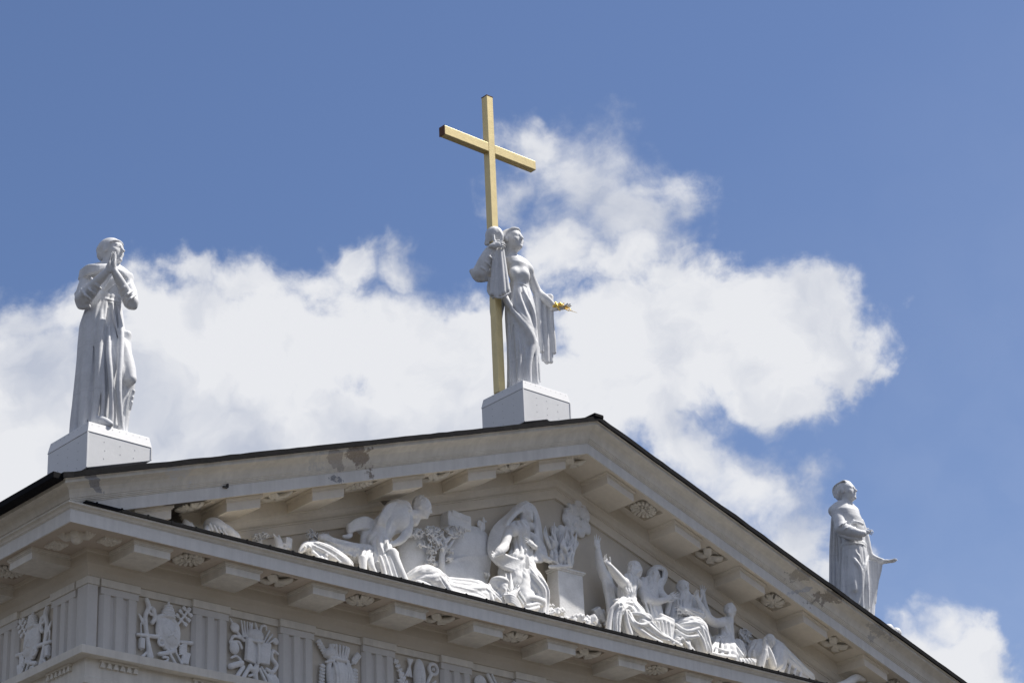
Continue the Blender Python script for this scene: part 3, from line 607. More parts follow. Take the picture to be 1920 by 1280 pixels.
# coffer ornaments
def ornament(kind):
    G = Sculpt((-.37,-.37,-.12), (.37,.37,.12), .011)
    if kind == 'daisy':
        for i in range(16):
            a = i*math.pi/8; G.tube([(.14*math.cos(a),.14*math.sin(a),0,.025),(.31*math.cos(a),.31*math.sin(a),-.02,.052)], .004)
        for i in range(10):
            a = i*math.pi/5; G.rc((.10*math.cos(a),.10*math.sin(a),-.04), (.17*math.cos(a),.17*math.sin(a),-.05), .02, .032, .004)
        G.ell((0,0,-.04), (.07,.07,.05), None, .01); G.ell((0,0,.05), (.30,.30,.03), None, .01)
    elif kind == 'round':
        for i in range(7):
            a = i*2*math.pi/7
            for s in (-.25,0,.25): G.tube([(.06*math.cos(a),.06*math.sin(a),-.02,.03),(.2*math.cos(a+s*.6),.2*math.sin(a+s*.6),-.05,.05),(.31*math.cos(a+s),.31*math.sin(a+s),-.02,.035)], .006)
        G.ell((0,0,-.05), (.08,.08,.05), None, .01); G.ell((0,0,.05), (.28,.28,.03), None, .01)
    elif kind == 'leaf':                        # two pairs of leaves on the diagonals
        for a in (.62, math.pi-.62, math.pi+.62, -.62):
            c, s = math.cos(a), math.sin(a)
            for q in (-.24,-.08,.08,.24): G.tube([(.02*c,.02*s,-.02,.03),(.2*math.cos(a+q*1.3),.2*math.sin(a+q*1.3),-.06,.05),(.36*math.cos(a+q),.36*math.sin(a+q),-.01,.03)], .012)
        G.ell((0,0,-.04), (.06,.06,.05), None, .01); G.box((0,0,.06), (.27,.20,.02))
    elif kind == 'square':
        G.box((0,0,.03), (.30,.26,.06)); G.box((0,-.12,-.05), (.012,.14,.05), None, .004, 0, True); G.box((0,.0,-.05), (.3,.012,.05), None, .004, 0, True)
        G.ell((0,.12,-.02), (.13,.1,.07), None, .01); G.torus((0,.1,-.02), .12, .03, rotxyz(0, math.pi/2))
        for i in range(30): a = random.uniform(-.28,.28); b = random.uniform(-.24,.24); G.ell((a,b,-.03), (.03,.03,.02), None, .01)
    elif kind == 'cherub':
        G.ell((0,0,-.02), (.11,.13,.10), None, .02); G.ell((0,.10,.0), (.12,.09,.09), None, .02); G.ell((0,-.14,-.01), (.08,.07,.06), None, .02)
        for s in (-1,1):
            for j in range(4): G.tube([(s*.08,.02-.03*j,.0,.04),(s*.2,.07-.04*j,-.02,.04),(s*(.36-.05*j),.02-.05*j,.03,.02)], .01)
    return G
def orn_mesh(kind):
    me = ornament(kind).mesh('coffer_ornament'); me.materials.append(M['trim']); return me
OM = {k: orn_mesh(k) for k in ('daisy','round','leaf','square','cherub')}
def orn(kind, x, y, z, rz_=0, tilt=0, lab=None, sc=1):
    o = link('coffer_ornament', OM[kind], cath, 0, (x,y,z)); o.rotation_euler = (0, tilt, rz_); o.scale = (sc, sc, sc*(1.5 if kind in ('square','cherub') else 1))
    if lab: o['label'] = lab
    return o
LB = {'daisy':'round daisy-like rosette', 'round':'round leafy rosette', 'leaf':'four-leaved butterfly-shaped ornament'}
seq = ['daisy','leaf','round','leaf','round','leaf','daisy','leaf','round','leaf','round']
for i, x in enumerate(fc):
    orn(seq[i], x, -CO, ZC0+.035, 0, 0, LB[seq[i]])
    if i != 5: k = ['round','leaf','daisy','leaf','round','x','daisy','leaf','round','leaf','round'][i]; orn(k, x, -CO, rz(x,ZR0)+.035, 0, (-1 if x < XA else 1)*math.atan(S), LB[k])
orn('leaf', XA-.05, -CO, ZR0-.06, 0, -.05, 'square leafy plate at the apex')
for i, y in enumerate(sc_): orn(seq[i%11], -CO, y, ZC0+.035, -math.pi/2, 0, LB[seq[i%11]])
for (u, v, k, a, s_) in ((143,1002,'cherub',-.78,1.2),(205,1013,'square',0,.72),(106,1021,'square',-math.pi/2,.72)):
    p = atZ(u, v, ZC0-.01); orn(k, p[0], p[1], ZC0-.012, a, 0, {'cherub':'small winged cherub head at the corner','square':'small square carved panel'}[k], s_)
# sculpted trophies on the metopes, drawn in local x (right), y (minus = out), z (up), roughly +-.68
def metope(i):
    G = Sculpt((-.76,-.26,-.76), (.76,.12,.76), .0135)
    T = lambda *p, k=.008, **q: G.tube([(a,c,b,r) for a,b,c,r in p], k, **q)   # (x,z,y,r)
    def leafy(x, z, a, L, n=6, w=.05):
        c, s = math.cos(a), math.sin(a); T((x,z,-.03,.022),(x+c*L,z+s*L,-.04,.016))
        for j in range(n):
            t = (j+.5)/n; px, pz = x+c*L*t, z+s*L*t
            for sg in (-1,1): b = a+sg*.8; T((px,pz,-.03,.012),(px+math.cos(b)*w,pz+math.sin(b)*w,-.06,.034),(px+math.cos(b)*w*2.2,pz+math.sin(b)*w*2.2,-.04,.012))
        G.ell((x+c*L*1.06,-.05,z+s*L*1.06), (.035,.03,.035))
    def ringp(x, z, R_, r, y=-.06): G.torus((x,y,z), R_, r, None, .006)
    def cross2(x, z, a, L, arms):
        c, s = math.cos(a), math.sin(a); G.rc((x,-.06,z),(x+c*L,-.06,z+s*L), .028,.028,.004)
        for t, w in arms:
            px, pz = x+c*L*t, z+s*L*t; G.rc((px-s*w,-.06,pz+c*w),(px+s*w,-.06,pz-c*w), .03,.03,.004)
            for sg in (-1,1): G.box((px-sg*s*w,-.06,pz+sg*c*w),(.045,.03,.045), rotxyz(0,0,-a), .01, .004)
        G.box((x+c*L,-.06,z+s*L),(.045,.03,.045), rotxyz(0,0,-a), .01, .004)
    if i == 0:        # papal tiara over an oval shield, triple cross, staff, keys
        G.ell((.06,-.05,-.02), (.30,.10,.40), rotxyz(0,0,-.35), .01); G.ell((.09,-.10,-.02), (.22,.09,.30), rotxyz(0,0,-.35), .004)
        T((-.18,.33,-.07,.05),(.1,.36,-.08,.05),(.32,.16,-.06,.05),(.33,-.2,-.06,.05),k=.02); T((-.2,.3,-.05,.06),(-.16,.0,-.06,.05),(0,-.35,-.05,.05),k=.02)
        T((.02,.06,-.18,.02),(.10,-.04,-.19,.03),(.02,-.12,-.18,.02)); T((.1,.0,-.19,.02),(.17,.05,-.18,.02)); T((.1,-.05,-.19,.02),(.2,-.12,-.18,.02))
        for j,(zz,r) in enumerate(((.36,.19),(.42,.19),(.48,.17),(.54,.14),(.60,.10))): G.ell((.06,-.07,zz), (r,.11,.05), None, .004)
        G.ell((.06,-.07,.68), (.035,.035,.035))
        cross2(.32,.24,.95,.5,((.30,.14),(.58,.14),(.84,.11)))
        T((-.5,.66,-.05,.05),(-.44,.5,-.05,.055),(-.52,.3,-.05,.05),(-.5,0,-.05,.05),(-.44,-.3,-.05,.05),(-.38,-.62,-.05,.08)); T((-.35,.45,-.08,.05),(-.28,.3,-.06,.05),(-.34,.16,-.05,.05)); ringp(-.36,.42,.08,.03)
        for j in range(4): T((-.68+.03*j,.3-.03*j,-.04,.018),(-.6+.03*j,.12-.03*j,-.04,.02))
        T((-.62,.1,-.03,.02),(-.6,-.5,-.03,.02)); G.box((-.6,-.05,-.36),(.06,.05,.12))
        T((-.72,-.18,-.06,.04),(-.2,-.14,-.06,.05)); T((.42,-.14,-.05,.04),(.70,-.12,-.05,.05))
        ringp(-.12,-.26,.075,.032,-.1); T((-.14,-.52,-.06,.05),(.12,-.44,-.08,.05),(.26,-.38,-.08,.04)); T((.05,-.40,-.1,.03),(.3,-.72,-.08,.035)); T((.22,-.36,-.1,.025),(.48,-.72,-.08,.03)); ringp(.2,-.36,.06,.025,-.09)
        for j in range(5): T((.38,-.24-.05*j,-.06,.02),(.56,-.16-.05*j,-.06,.024))
        for j in range(4): T((.50+.05*j,-.38,-.05,.03),(.44+.05*j,-.6,-.05,.035))
        T((-.05,-.58,-.06,.028),(.08,-.56,-.06,.028),(.06,-.64,-.06,.028),(-.04,-.68,-.06,.028),(.1,-.72,-.06,.028)); T((-.6,-.68,-.04,.035),(-.42,-.5,-.05,.035))
    elif i == 1:      # open book under a mitre, serpent, scrolls, chalice
        G.box((-.12,-.09,-.02),(.17,.05,.27), rotxyz(.3,0,.08), .02); G.box((.2,-.09,-.02),(.19,.05,.25), rotxyz(-.3,0,.08), .02); T((.04,.26,-.15,.03),(.06,.0,-.17,.03),(.05,-.3,-.15,.03))
        G.ell((.02,-.07,.36), (.22,.13,.16), None, .01); T((-.14,.4,-.09,.05),(-.06,.66,-.06,.02)); T((.08,.4,-.09,.05),(.02,.68,-.06,.02)); T((-.16,.24,-.1,.035),(.04,.2,-.18,.035),(.22,.26,-.1,.035))
        for j in range(4): T((-.3+.06*j,.3,-.05,.03),(-.36+.08*j,.66,-.05,.02))
        T((.16,.44,-.05,.035),(.2,.62,-.05,.035),(.32,.66,-.05,.03),(.34,.56,-.05,.02))
        G.ell((-.54,-.06,.46),(.12,.06,.12)); T((-.5,.4,-.05,.03),(-.3,.2,-.07,.04)); T((-.66,.66,-.04,.02),(-.55,.5,-.04,.03))
        T((-.3,.22,-.05,.03),(-.55,.26,-.05,.04),(-.66,.1,-.05,.03)); G.ell((-.55,-.06,-.02),(.13,.07,.15)); T((-.64,.1,-.06,.03),(-.45,.14,-.08,.03),(-.36,.0,-.08,.03)); T((-.62,-.26,-.05,.03),(-.5,-.2,-.06,.03),(-.38,-.26,-.06,.03))
        T((-.64,-.46,-.05,.07),(-.36,-.34,-.06,.07)); T((-.46,-.66,-.04,.05),(-.3,-.42,-.05,.05)); T((-.34,-.74,-.05,.05),(-.12,-.36,-.07,.05))
        for j in range(3): T((.26+.07*j,.26,-.05,.024),(.42+.08*j,.56-.08*j,-.05,.028))
        G.ell((.6,-.05,.34),(.08,.05,.08))
        T((.66,.06,-.05,.03),(.5,.1,-.06,.045),(.48,-.08,-.06,.05),(.62,-.22,-.06,.05),(.5,-.40,-.06,.05),(.34,-.36,-.06,.045))
        T((.05,-.34,-.08,.06),(.0,-.5,-.08,.07),(.06,-.7,-.06,.05)); G.ell((-.04,-.09,-.44),(.14,.07,.06)); T((.14,-.4,-.07,.04),(.36,-.72,-.06,.035)); T((.2,-.34,-.06,.03),(.44,-.6,-.06,.04))
        G.ell((.54,-.05,-.6),(.17,.05,.15), rotxyz(0,0,.5)); T((-.14,-.6,-.06,.035),(0,-.56,-.07,.03),(.02,-.7,-.07,.03))
        for j in range(4): T((.4+.06*j,-.46,-.07,.02),(.44+.06*j,-.72,-.07,.02))
    elif i == 2:      # crowned draped shield between palm branches
        G.ell((.02,-.08,-.16), (.26,.13,.36), None, .01); T((-.24,.2,-.06,.06),(-.3,-.1,-.06,.07),(-.2,-.6,-.05,.1),k=.02); T((.26,.2,-.06,.06),(.34,-.1,-.06,.08),(.36,-.6,-.05,.1),k=.02)
        for j in range(5): T((-.2+.1*j,.2,-.12,.03),(-.16+.09*j,-.2,-.19,.03),(-.1+.07*j,-.6,-.1,.03))
        for j in range(8): a = -1.2+j*.34; T((.22*math.sin(a),.26,-.05-.1*math.cos(a),.035),(.29*math.sin(a),.48,-.05-.13*math.cos(a),.03)); G.ell((.29*math.sin(a),-.05-.13*math.cos(a),.53),(.035,.035,.035))
        T((-.26,.22,-.08,.045),(0,.2,-.18,.045),(.26,.22,-.08,.045)); G.ell((-.3,-.08,.34),(.16,.1,.11), rotxyz(0,0,-.5)); T((-.4,.1,-.1,.03),(-.22,.14,-.12,.03))
        leafy(-.3,.2,2.2,.45); leafy(-.5,-.5,1.5,.5,6); leafy(.5,-.5,1.6,.55,7); leafy(.4,.2,.9,.3); leafy(-.55,-.7,1.2,.2,3); T((-.3,-.5,-.05,.06),(.2,-.68,-.07,.06),(.5,-.6,-.05,.06))
    elif i == 3:      # mitre, crozier, palm and book
        G.ell((0,-.09,.22), (.17,.12,.45), None, .01); T((0,.66,-.09,.02),(0,.2,-.2,.025),(0,-.1,-.2,.03)); T((-.16,.0,-.1,.04),(0,-.05,-.2,.04),(.16,.0,-.1,.04)); G.ell((0,-.08,-.36), (.28,.13,.36), None, .02)
        leafy(-.3,-.15,2.1,.75,7); leafy(-.5,-.1,1.6,.3,4); ringp(.46,.5,.13,.045); G.ell((.46,-.06,.5),(.05,.05,.05)); T((.4,.36,-.06,.05),(.25,.1,-.06,.04),(.1,-.3,-.05,.04))
        for j in range(5): T((-.2-.05*j,.2,-.05,.02),(-.3+.03*j,.62,-.05,.03))
        for j in range(6): a = -.3+j*.25; T((.25,.0,-.05,.03),(.3+.38*math.cos(a),-.1+.38*math.sin(a),-.06,.03))
        for j in range(6): a = 2.6+j*.25; T((-.25,-.1,-.05,.03),(-.3+.38*math.cos(a),-.15+.38*math.sin(a),-.06,.03))
        T((-.6,-.6,-.05,.06),(0,-.66,-.08,.06),(.6,-.6,-.05,.06))
    else:             # harp-like scroll, staffs and star disc
        G.ell((-.45,-.06,.42), (.15,.07,.2)); ringp(-.45,.42,.16,.035); T((-.2,.66,-.06,.05),(.1,.2,-.08,.05)); T((-.05,.7,-.05,.03),(.05,.5,-.06,.04)); G.ell((.18,-.08,.2), (.26,.11,.3))
        for j in range(9): a = j*.7; T((.18,.2,-.17,.02),(.18+.3*math.cos(a),.2+.32*math.sin(a),-.1,.03))
        leafy(.4,.3,.8,.4); T((-.6,.1,-.05,.05),(-.2,-.2,-.08,.06),(.3,-.3,-.08,.06),(.6,-.1,-.05,.05)); G.ell((0,-.08,-.4), (.4,.1,.2)); leafy(-.5,-.6,1.0,.4); leafy(.5,-.65,2.0,.4); ringp(.0,-.45,.14,.04,-.14)
    return G
ML = ['papal tiara over an oval shield with a triple cross and crossed keys','open book under a mitre with a serpent and scrolls','draped shield under a crown between leafy branches','tall mitre with a crozier and palm leaves','star disc with leafy staffs']
MM = []
for i in range(5):
    me = metope(i).mesh('metope_relief'); me.materials.append(M['white']); MM.append(me)
for i in range(11):
    o = link('metope_relief', MM[i%5], cath, 0, (Tx[i]+PT/2, .075, .93)); o['label'] = 'carved metope: '+ML[i%5]
for i in range(6):
    o = link('metope_relief', MM[(0,3,1,4,2,0)[i]], cath, 0, (.075, Ty[i]+PT/2, .93)); o.rotation_euler = (0,0,-math.pi/2); o['label'] = 'carved metope on the side wall: '+ML[(0,3,1,4,2,0)[i]]
    if i == 0: o.scale = (-1,1,1)
# small iron hook on the corona
p = atY(420,912,-1.30); mb = MB()
mb.box(p[0]-.03,p[0]+.09,-1.34,-1.28,p[2]-.02,p[2]+.01); mb.box(p[0]+.06,p[0]+.09,-1.36,-1.28,p[2]-.02,p[2]+.08); part(mb, 'iron_hook', 'iron', .004)

# ------------------------------------------------------------ pedestals on the roof
def pedestal(xc, ztop, lab, y0=.2, d=1.68, w=.84):
    t = empty('pedestal', (xc, y0+d/2, rz(xc,ZS)+.3), lab, 'pedestal', 'sheet metal pedestals on the roof')
    def zb(x): return rz(x, ZS)+.635
    xs = sorted({xc-w, xc+w, *([XA] if abs(xc-XA) < w else [])})
    def body(m, e, top, drop, sheet=0):
        X_ = [min(max(x, xc-w-e), xc+w+e) if x not in (xc-w, xc+w) else (xc-w-e if x == xc-w else xc+w+e) for x in xs]
        poly = [(x, zb(x)-drop) for x in X_]+[(X_[-1], top), (X_[0], top)]
        m.prism(poly, lambda p,q,tt: (p,tt,q), y0-e, y0+d+e)
    mb = MB(); body(mb, 0, ztop-.26, 0); b = part(mb, 'body', 'ped', .01, t)
    mb = MB()                                                      # tapering top band
    a, c = w+.012, w-.035; z0, z1 = ztop-.258, ztop
    vs = [(xc-a,y0-.012,z0),(xc+a,y0-.012,z0),(xc+a,y0+d+.012,z0),(xc-a,y0+d+.012,z0),(xc-c,y0+.035,z1),(xc+c,y0+.035,z1),(xc+c,y0+d-.035,z1),(xc-c,y0+d-.035,z1)]
    mb.add(vs, [(0,3,2,1),(4,5,6,7),(0,1,5,4),(1,2,6,5),(2,3,7,6),(3,0,4,7)]); part(mb, 'top_band', 'ped', .008, t)
    mb = MB(); body(mb, -.05, min(zb(xc-w), zb(xc+w)) if len(xs) == 2 else zb(xc-w), .62); part(mb, 'flashing', 'flash', .01, t)
    mb = MB(); body(mb, -.045, zb(xc)-.0, .30) if False else None
    mb = MB()
    for i in range(3):
        for j in range(5):
            x = xc-w+.45+i*.39+random.uniform(-.02,.02); z = ztop-.42-j*.2
            if z > zb(x)+.06: mb.box(x-.008,x+.008,y0-.005,y0+.002,z-.008,z+.008)
            y = y0+.4+i*.42+random.uniform(-.02,.02)
            if z > zb(xc-w)+.06: mb.box(xc-w-.005,xc-w+.002,y-.008,y+.008,z-.008,z+.008)
    for i in range(9):
        q = -w+.12+i*(2*w-.24)/8; mb.box(xc+q-.006,xc+q+.006,y0+.018,y0+.05,ztop-.066,ztop-.054); mb.box(xc-w+.018,xc-w+.05,y0+d/2+q-.006,y0+d/2+q+.006,ztop-.066,ztop-.054)
    part(mb, 'rivets', 'rivet', 0, t)
    mb = MB(); zt = zb(xc-w)
    for e in (-1, 1): mb = MB(); mb.box(xc+e*w-.018 if e < 0 else xc+w-.018, xc+e*w+.018 if e > 0 else xc-w+.018, y0-.014, y0+.02, zb(xc+e*w)+.01, ztop-.27); part(mb, 'corner_trim', 'ped', .004, t)
    return t
pedestal(A0, 5.55, 'grey sheet metal pedestal under the praying man at the left roof corner')
pedestal(XA+.03, 10.07, 'tall grey sheet metal pedestal on the ridge under the woman with the cross')
pedestal(WD-A0, 5.55, 'sheet metal pedestal behind the right slope under the caped man')
# ------------------------------------------------------------ the three roof figures
class Fig:
    """a figure standing at B, traced in enlarged photo coordinates (x0,y0,scale); ppm = enlarged pixels per metre"""
    def __init__(s, B, x0, y0, k, ppm, h, lo, hi):
        s.B = np.array(B); s.x0, s.y0, s.k, s.ppm = x0, y0, k, ppm
        s.G = Sculpt(s.B+np.array(lo), s.B+np.array(hi), h); s.tab = None
    def P(s, u, v, off=0): return atO(s.x0+u/s.k, s.y0+v/s.k, s.B, off)
    def loft(s, tab, fold=None, ax=1.08, ay=.92, k=.05, off=0):
        secs = []
        for v, l, r, *o in tab:
            of = o[0] if o else off; c = s.P((l+r)/2, v, of); hw = (r-l)/2/s.ppm*(.955 if fold else 1); secs.append((c[0], c[1], c[2], hw*ax, hw*ay))
        s.G.loft(secs, fold, k); s.tab = sorted((v, l, r, (o[0] if o else off)) for v, l, r, *o in tab)
    def surf(s, u, v, push=0):
        T = s.tab; l = np.interp(v, [t[0] for t in T], [t[1] for t in T]); r = np.interp(v, [t[0] for t in T], [t[2] for t in T]); o = np.interp(v, [t[0] for t in T], [t[3] for t in T])
        hw = (r-l)/2; x = min(abs(u-(l+r)/2)/hw, .98); return s.P(u, v, o+math.sqrt(1-x*x)*hw/s.ppm*.97+push)
    def ridge(s, pts, r, k=.05, push=None, sub=False):
        p = (r*.35 if r >= .05 else 0) if push is None else push; k = min(k, .04)
        n = len(pts)-1; s.G.tube([(*s.surf(u, v, p if 0 < i < n or n < 2 or v > 930 else -r*.5), (.35 if i in (0, n) and n > 1 and v < 930 else 1)*r) for i, (u, v) in enumerate(pts)], k, sub)
    def groove(s, pts, r, k=.03): s.ridge(pts, r, k, r*.15, True)
    def t(s, pts, k=.04, sub=False): s.G.tube([(*s.P(u, v, o), r) for u, v, o, r in pts], k, sub)
    def e(s, u, v, off, r, rot=None, k=.04): s.G.ell(s.P(u, v, off), r, rot, k)
def folds(n, A, ph=0, drift=1.0, top=.25):
    return lambda th, t: A*(top+(1-top)*(1-t))*(np.abs(np.sin(n*th/2+ph+drift*np.sin(2.6*t+1.7*np.sin(th))))+.35*np.abs(np.sin(n*.87*th+2*ph+1.3*t))-.9)
HOUT = 'statue figures on the roof'
RV = np.array([HV[1], -HV[0], 0])            # to the right in the picture; -HV is towards the viewer
UP = np.array([0,0,1.])
def statue_left():
    B = (A0, 1.04, 5.55); f = Fig(B, 60, 400, 2.461, 197, .0175, (-1.1,-1.2,-.05), (1.2,1.1,5.4)); G = f.G
    # robe
    f.loft([(1040,176,440),(990,180,434),(900,191,447),(830,198,463),(765,204,474),(700,209,460),(600,215,440),(520,222,426),(450,245,417),(395,284,412)], folds(15,.07,.6))
    f.ridge([(322,400),(318,500),(312,620),(306,760),(298,860),(284,960)], .075, .06); f.ridge([(290,410),(262,520),(256,700),(250,860),(235,1000)], .07, .07)
    f.groove([(345,440),(341,560),(343,700),(349,860),(352,960)], .07); f.groove([(240,470),(236,600),(238,760),(246,900),(262,1000)], .022); f.groove([(378,600),(372,720),(366,840),(360,960)], .06)
    f.ridge([(356,520),(354,640),(362,740),(368,860),(362,990)], .06); f.ridge([(395,430),(412,560),(406,700),(400,820),(410,990)], .07); f.ridge([(416,560),(440,660),(470,765)], .06, .06, -.06)
    f.groove([(424,640),(420,760),(424,880)], .05); f.ridge([(330,560),(326,700),(330,840),(322,950)], .045)
    f.ridge([(262,470),(240,600),(226,760),(212,900),(205,1000)], .05, .04, .02); f.groove([(300,480),(290,620),(282,760),(268,920)], .028); f.ridge([(345,410),(335,480),(326,540)], .035); f.ridge([(372,410),(380,480),(398,560)], .035)
    # knee, foot, hem and tassels
    f.t([(455,765,.25,.14),(440,700,.18,.17),(415,620,.05,.18)], .12); f.t([(440,560,.0,.10),(438,640,-.02,.09)], .08)
    f.t([(290,960,.55,.09),(330,958,.68,.10),(362,972,.76,.07)], .05); f.t([(285,948,.55,.04),(322,944,.68,.05)], .03)
    for i, (a, b) in enumerate(((468,820),(462,848),(458,872))): f.t([(a,b,.12,.045),(a-6,b+30,.1,.035)], .02)
    f.t([(320,690,.60,.035),(324,715,.61,.04),(326,745,.60,.02)], .01); f.t([(330,700,.58,.03),(332,742,.58,.03)], .01)
    # trunk, belt, shoulder cape
    f.loft([(400,284,412),(350,288,410),(300,262,436),(268,258,428),(250,290,390)], None, 1.0, .82, .08)
    f.ridge([(284,398),(320,394),(360,400),(412,410)], .032, .02, .0); f.ridge([(286,412),(330,406),(372,414),(412,424)], .014, .01, .01)
    for d in (0,14,28,42,56): f.ridge([(300+d*.25,388-d*.2),(345+d*.3,360-d),(392,318-d)], .024, .02, -.01)
    for d in (0,12,24,36): f.t([(222+d*.2,300-d*.9,.22,.05),(262,278-d*.9,.42,.055),(310,262-d*.5,.42,.05),(350,246-d*.2,.3,.04)], .02); f.t([(380,262-d*.2,.3,.04),(420,282-d*.3,.2,.05),(455,318-d*.9,.05,.045)], .02)
    f.t([(255,285,.05,.19),(300,262,.05,.17),(350,250,.0,.15),(400,270,-.02,.16),(440,305,-.05,.16)], .08)
    # arms: wide sleeves, elbows out, forearms rising to the joined hands
    f.t([(254,298,.15,.14),(236,350,.32,.145),(228,394,.45,.15)], .06); f.t([(228,396,.45,.15),(275,342,.70,.13),(326,290,.86,.105),(352,262,.90,.075)], .04); f.t([(226,420,.42,.10),(262,400,.55,.08),(300,350,.75,.06)], .05)
    f.t([(436,314,-.02,.13),(458,365,.16,.135),(462,410,.32,.14)], .06); f.t([(462,412,.32,.14),(432,360,.56,.125),(398,300,.78,.105),(378,262,.86,.075)], .04); f.t([(470,430,.3,.08),(440,420,.42,.08),(414,360,.62,.06)], .05)
    for a, b in ((250,372),(272,350),(296,322)): f.t([(a-22,b-22,.62,.03),(a,b+8,.86,.035),(a+22,b+26,.70,.03)], .03)
    for a, b in ((438,372),(420,340),(452,392)): f.t([(a-16,b+24,.6,.03),(a+2,b,.74,.03),(a+26,b-16,.5,.03)], .03)
    f.t([(205,372,.35,.05),(222,430,.42,.06),(262,430,.5,.05)], .05)
    # joined hands
    fw = UP*.97+RV*.10+np.array([0,-.15,0]); G_ = G
    hand(G, f.P(352,256,.92), fw, RV, .44, .05, .05, 1); hand(G, f.P(376,258,.86), fw*1-RV*.08, -RV, .44, .05, .05, -1)
    head(G, f.P(366,236,.02), .71, math.pi+.42, .06, 0, 'tonsure', False)
    t = empty('statue', B, 'white statue of a praying man in a long robe at the left roof corner', 'statue', HOUT); G.build('figure', M['statue'], t)
def statue_centre():
    B = (XA+.03, 1.04, 10.07); f = Fig(B, 840, 400, 3.046, 210, .018, (-1.5,-1.5,-.05), (1.7,1.1,5.2)); G = f.G
    # skirt and trailing leg
    f.loft([(1010,336,528),(970,338,526),(880,338,524),(820,337,520),(735,334,512),(660,328,508),(600,324,508),(540,322,503),(470,334,486),(410,350,462)], folds(13,.045,.2))
    f.ridge([(322,478),(340,520),(372,556),(412,606),(452,664),(488,732),(474,800),(462,880),(464,960)], .085, .07, -.0)
    f.groove([(350,470),(384,540),(428,592),(462,640),(482,690)], .05); f.ridge([(356,420),(372,500),(404,560),(440,610),(470,660)], .045)
    f.ridge([(392,420),(420,500),(446,580),(470,640)], .045); f.ridge([(430,430),(462,500),(492,580),(498,660),(486,720)], .055); f.groove([(410,440),(446,520),(474,600)], .03)
    f.groove([(484,760),(484,860),(480,960)], .05); f.ridge([(504,640),(506,760),(500,860),(506,970)], .06); f.groove([(380,620),(372,720),(384,860),(392,950)], .035); f.ridge([(352,600),(348,740),(356,880),(352,960)], .05)
    f.ridge([(400,680),(412,800),(404,940)], .05); f.groove([(436,780),(430,880),(424,960)], .035); f.ridge([(520,760),(516,860),(520,960)], .05)
    f.t([(322,462,.36,.08),(336,500,.42,.09),(352,530,.40,.08)], .05)
    f.t([(412,540,.22,.16),(446,640,.28,.17),(468,730,.26,.13)], .1)
    # trunk
    f.loft([(420,352,462),(380,350,466),(340,334,470),(300,318,468),(270,318,446),(252,340,410)], None, 1.0, .8, .08)
    f.e(376,345,.27,(.14,.13,.15),None,.16); f.e(440,356,.16,(.13,.13,.15),None,.16)
    f.ridge([(352,404),(400,402),(440,412),(462,436)], .03, .02, .0); f.ridge([(352,418),(400,416),(440,428),(462,450)], .022, .015, .0)
    for a, b in ((366,398),(392,400),(420,404),(444,412)): f.ridge([(a,b),(a+3,b-22),(a+12,b-40)], .02, .02)
    f.t([(335,276,.05,.15),(380,262,.0,.13),(430,285,-.1,.14),(460,325,-.15,.14)], .08)
    # cloak down the left side, in front of it the cross
    f.loft([(690,268,300,-.12),(640,252,305,-.12),(560,238,318,-.12),(480,234,340,-.12),(400,236,345,-.1),(330,244,345,-.08),(290,280,345,-.05)], folds(11,.05,.3), 1, .9, .05)
    # raised arm
    f.t([(325,300,.0,.17),(250,330,.22,.19),(180,340,.42,.185)], .08); f.t([(180,342,.42,.19),(205,285,.46,.19),(240,220,.46,.16),(268,182,.46,.10)], .05)
    f.t([(136,330,.40,.07),(170,376,.40,.08),(230,372,.3,.08)], .07)
    for a, b in ((178,300),(200,268),(222,236)): f.t([(a-24,b+6,.4,.03),(a+14,b+10,.62,.03),(a+42,b+34,.5,.03)], .03)
    # the cloth bunched round the shaft, its hanging end
    f.e(265,128,.30,(.26,.25,.27),None,.03); f.t([(222,172,.40,.07),(232,120,.46,.05),(262,92,.48,.04)], .05); f.t([(300,172,.40,.06),(306,130,.44,.05),(286,96,.46,.04)], .05)
    hand(G, f.P(252,186,.64), RV*.92+UP*.12-HV*.1, HV, .42, .55, .08, 1)
    f.t([(262,128,.60,.032),(264,152,.62,.036),(272,172,.62,.04)], .01)
    for i, (u0, u1, vb) in enumerate(((266,252,476),(276,276,484),(286,298,480),(298,320,468),(310,342,456))): f.t([(u0,200,.50+.03*(i%2),.05),((u0*.6+u1*.4),300,.52+.04*(i%2),.06),((u0*.2+u1*.8),400,.56+.04*(i%2),.07),(u1,vb-16,.58+.04*(i%2),.075)], .012)
    f.t([(246,380,.40,.08),(238,440,.30,.08),(262,480,.40,.05)], .05)
    f.t([(272,478,.64,.03),(300,482,.68,.03),(332,468,.68,.03),(356,450,.62,.03)], .015)
    # lowered arm under the mantle and open hand
    f.t([(455,320,-.16,.14),(478,380,-.30,.13),(505,440,-.42,.13),(528,470,-.46,.13)], .06); f.t([(520,470,-.45,.13),(556,492,-.46,.12),(588,520,-.50,.10),(614,540,-.54,.075)], .05)
    for i, (ut, ub, vb, o, r) in enumerate(((503,510,700,-.50,.08),(516,528,800,-.42,.075),(530,546,850,-.54,.075),(548,562,864,-.56,.075),(566,584,862,-.64,.07),(584,604,812,-.64,.06))):
        f.t([(ut,478,o,.09),((ut+ub)/2-2,600,o+.02,r),(ub,720 if vb>740 else vb-40,o+.02,r*1.05),(ub+3,vb-18,o,r)], .025)
    f.t([(508,470,-.40,.05),(540,462,-.40,.055),(575,488,-.42,.05),(606,520,-.48,.04)], .03)
    hand(G, f.P(606,542,-.55), RV*.98+UP*.04, UP, .50, .18, .14, -1)
    head(G, f.P(378,218,.0), .72, math.pi+.16, .12, 0, 'wavy')
    f.t([(318,150,-.15,.09),(328,200,-.15,.10),(330,250,-.12,.09)], .04)
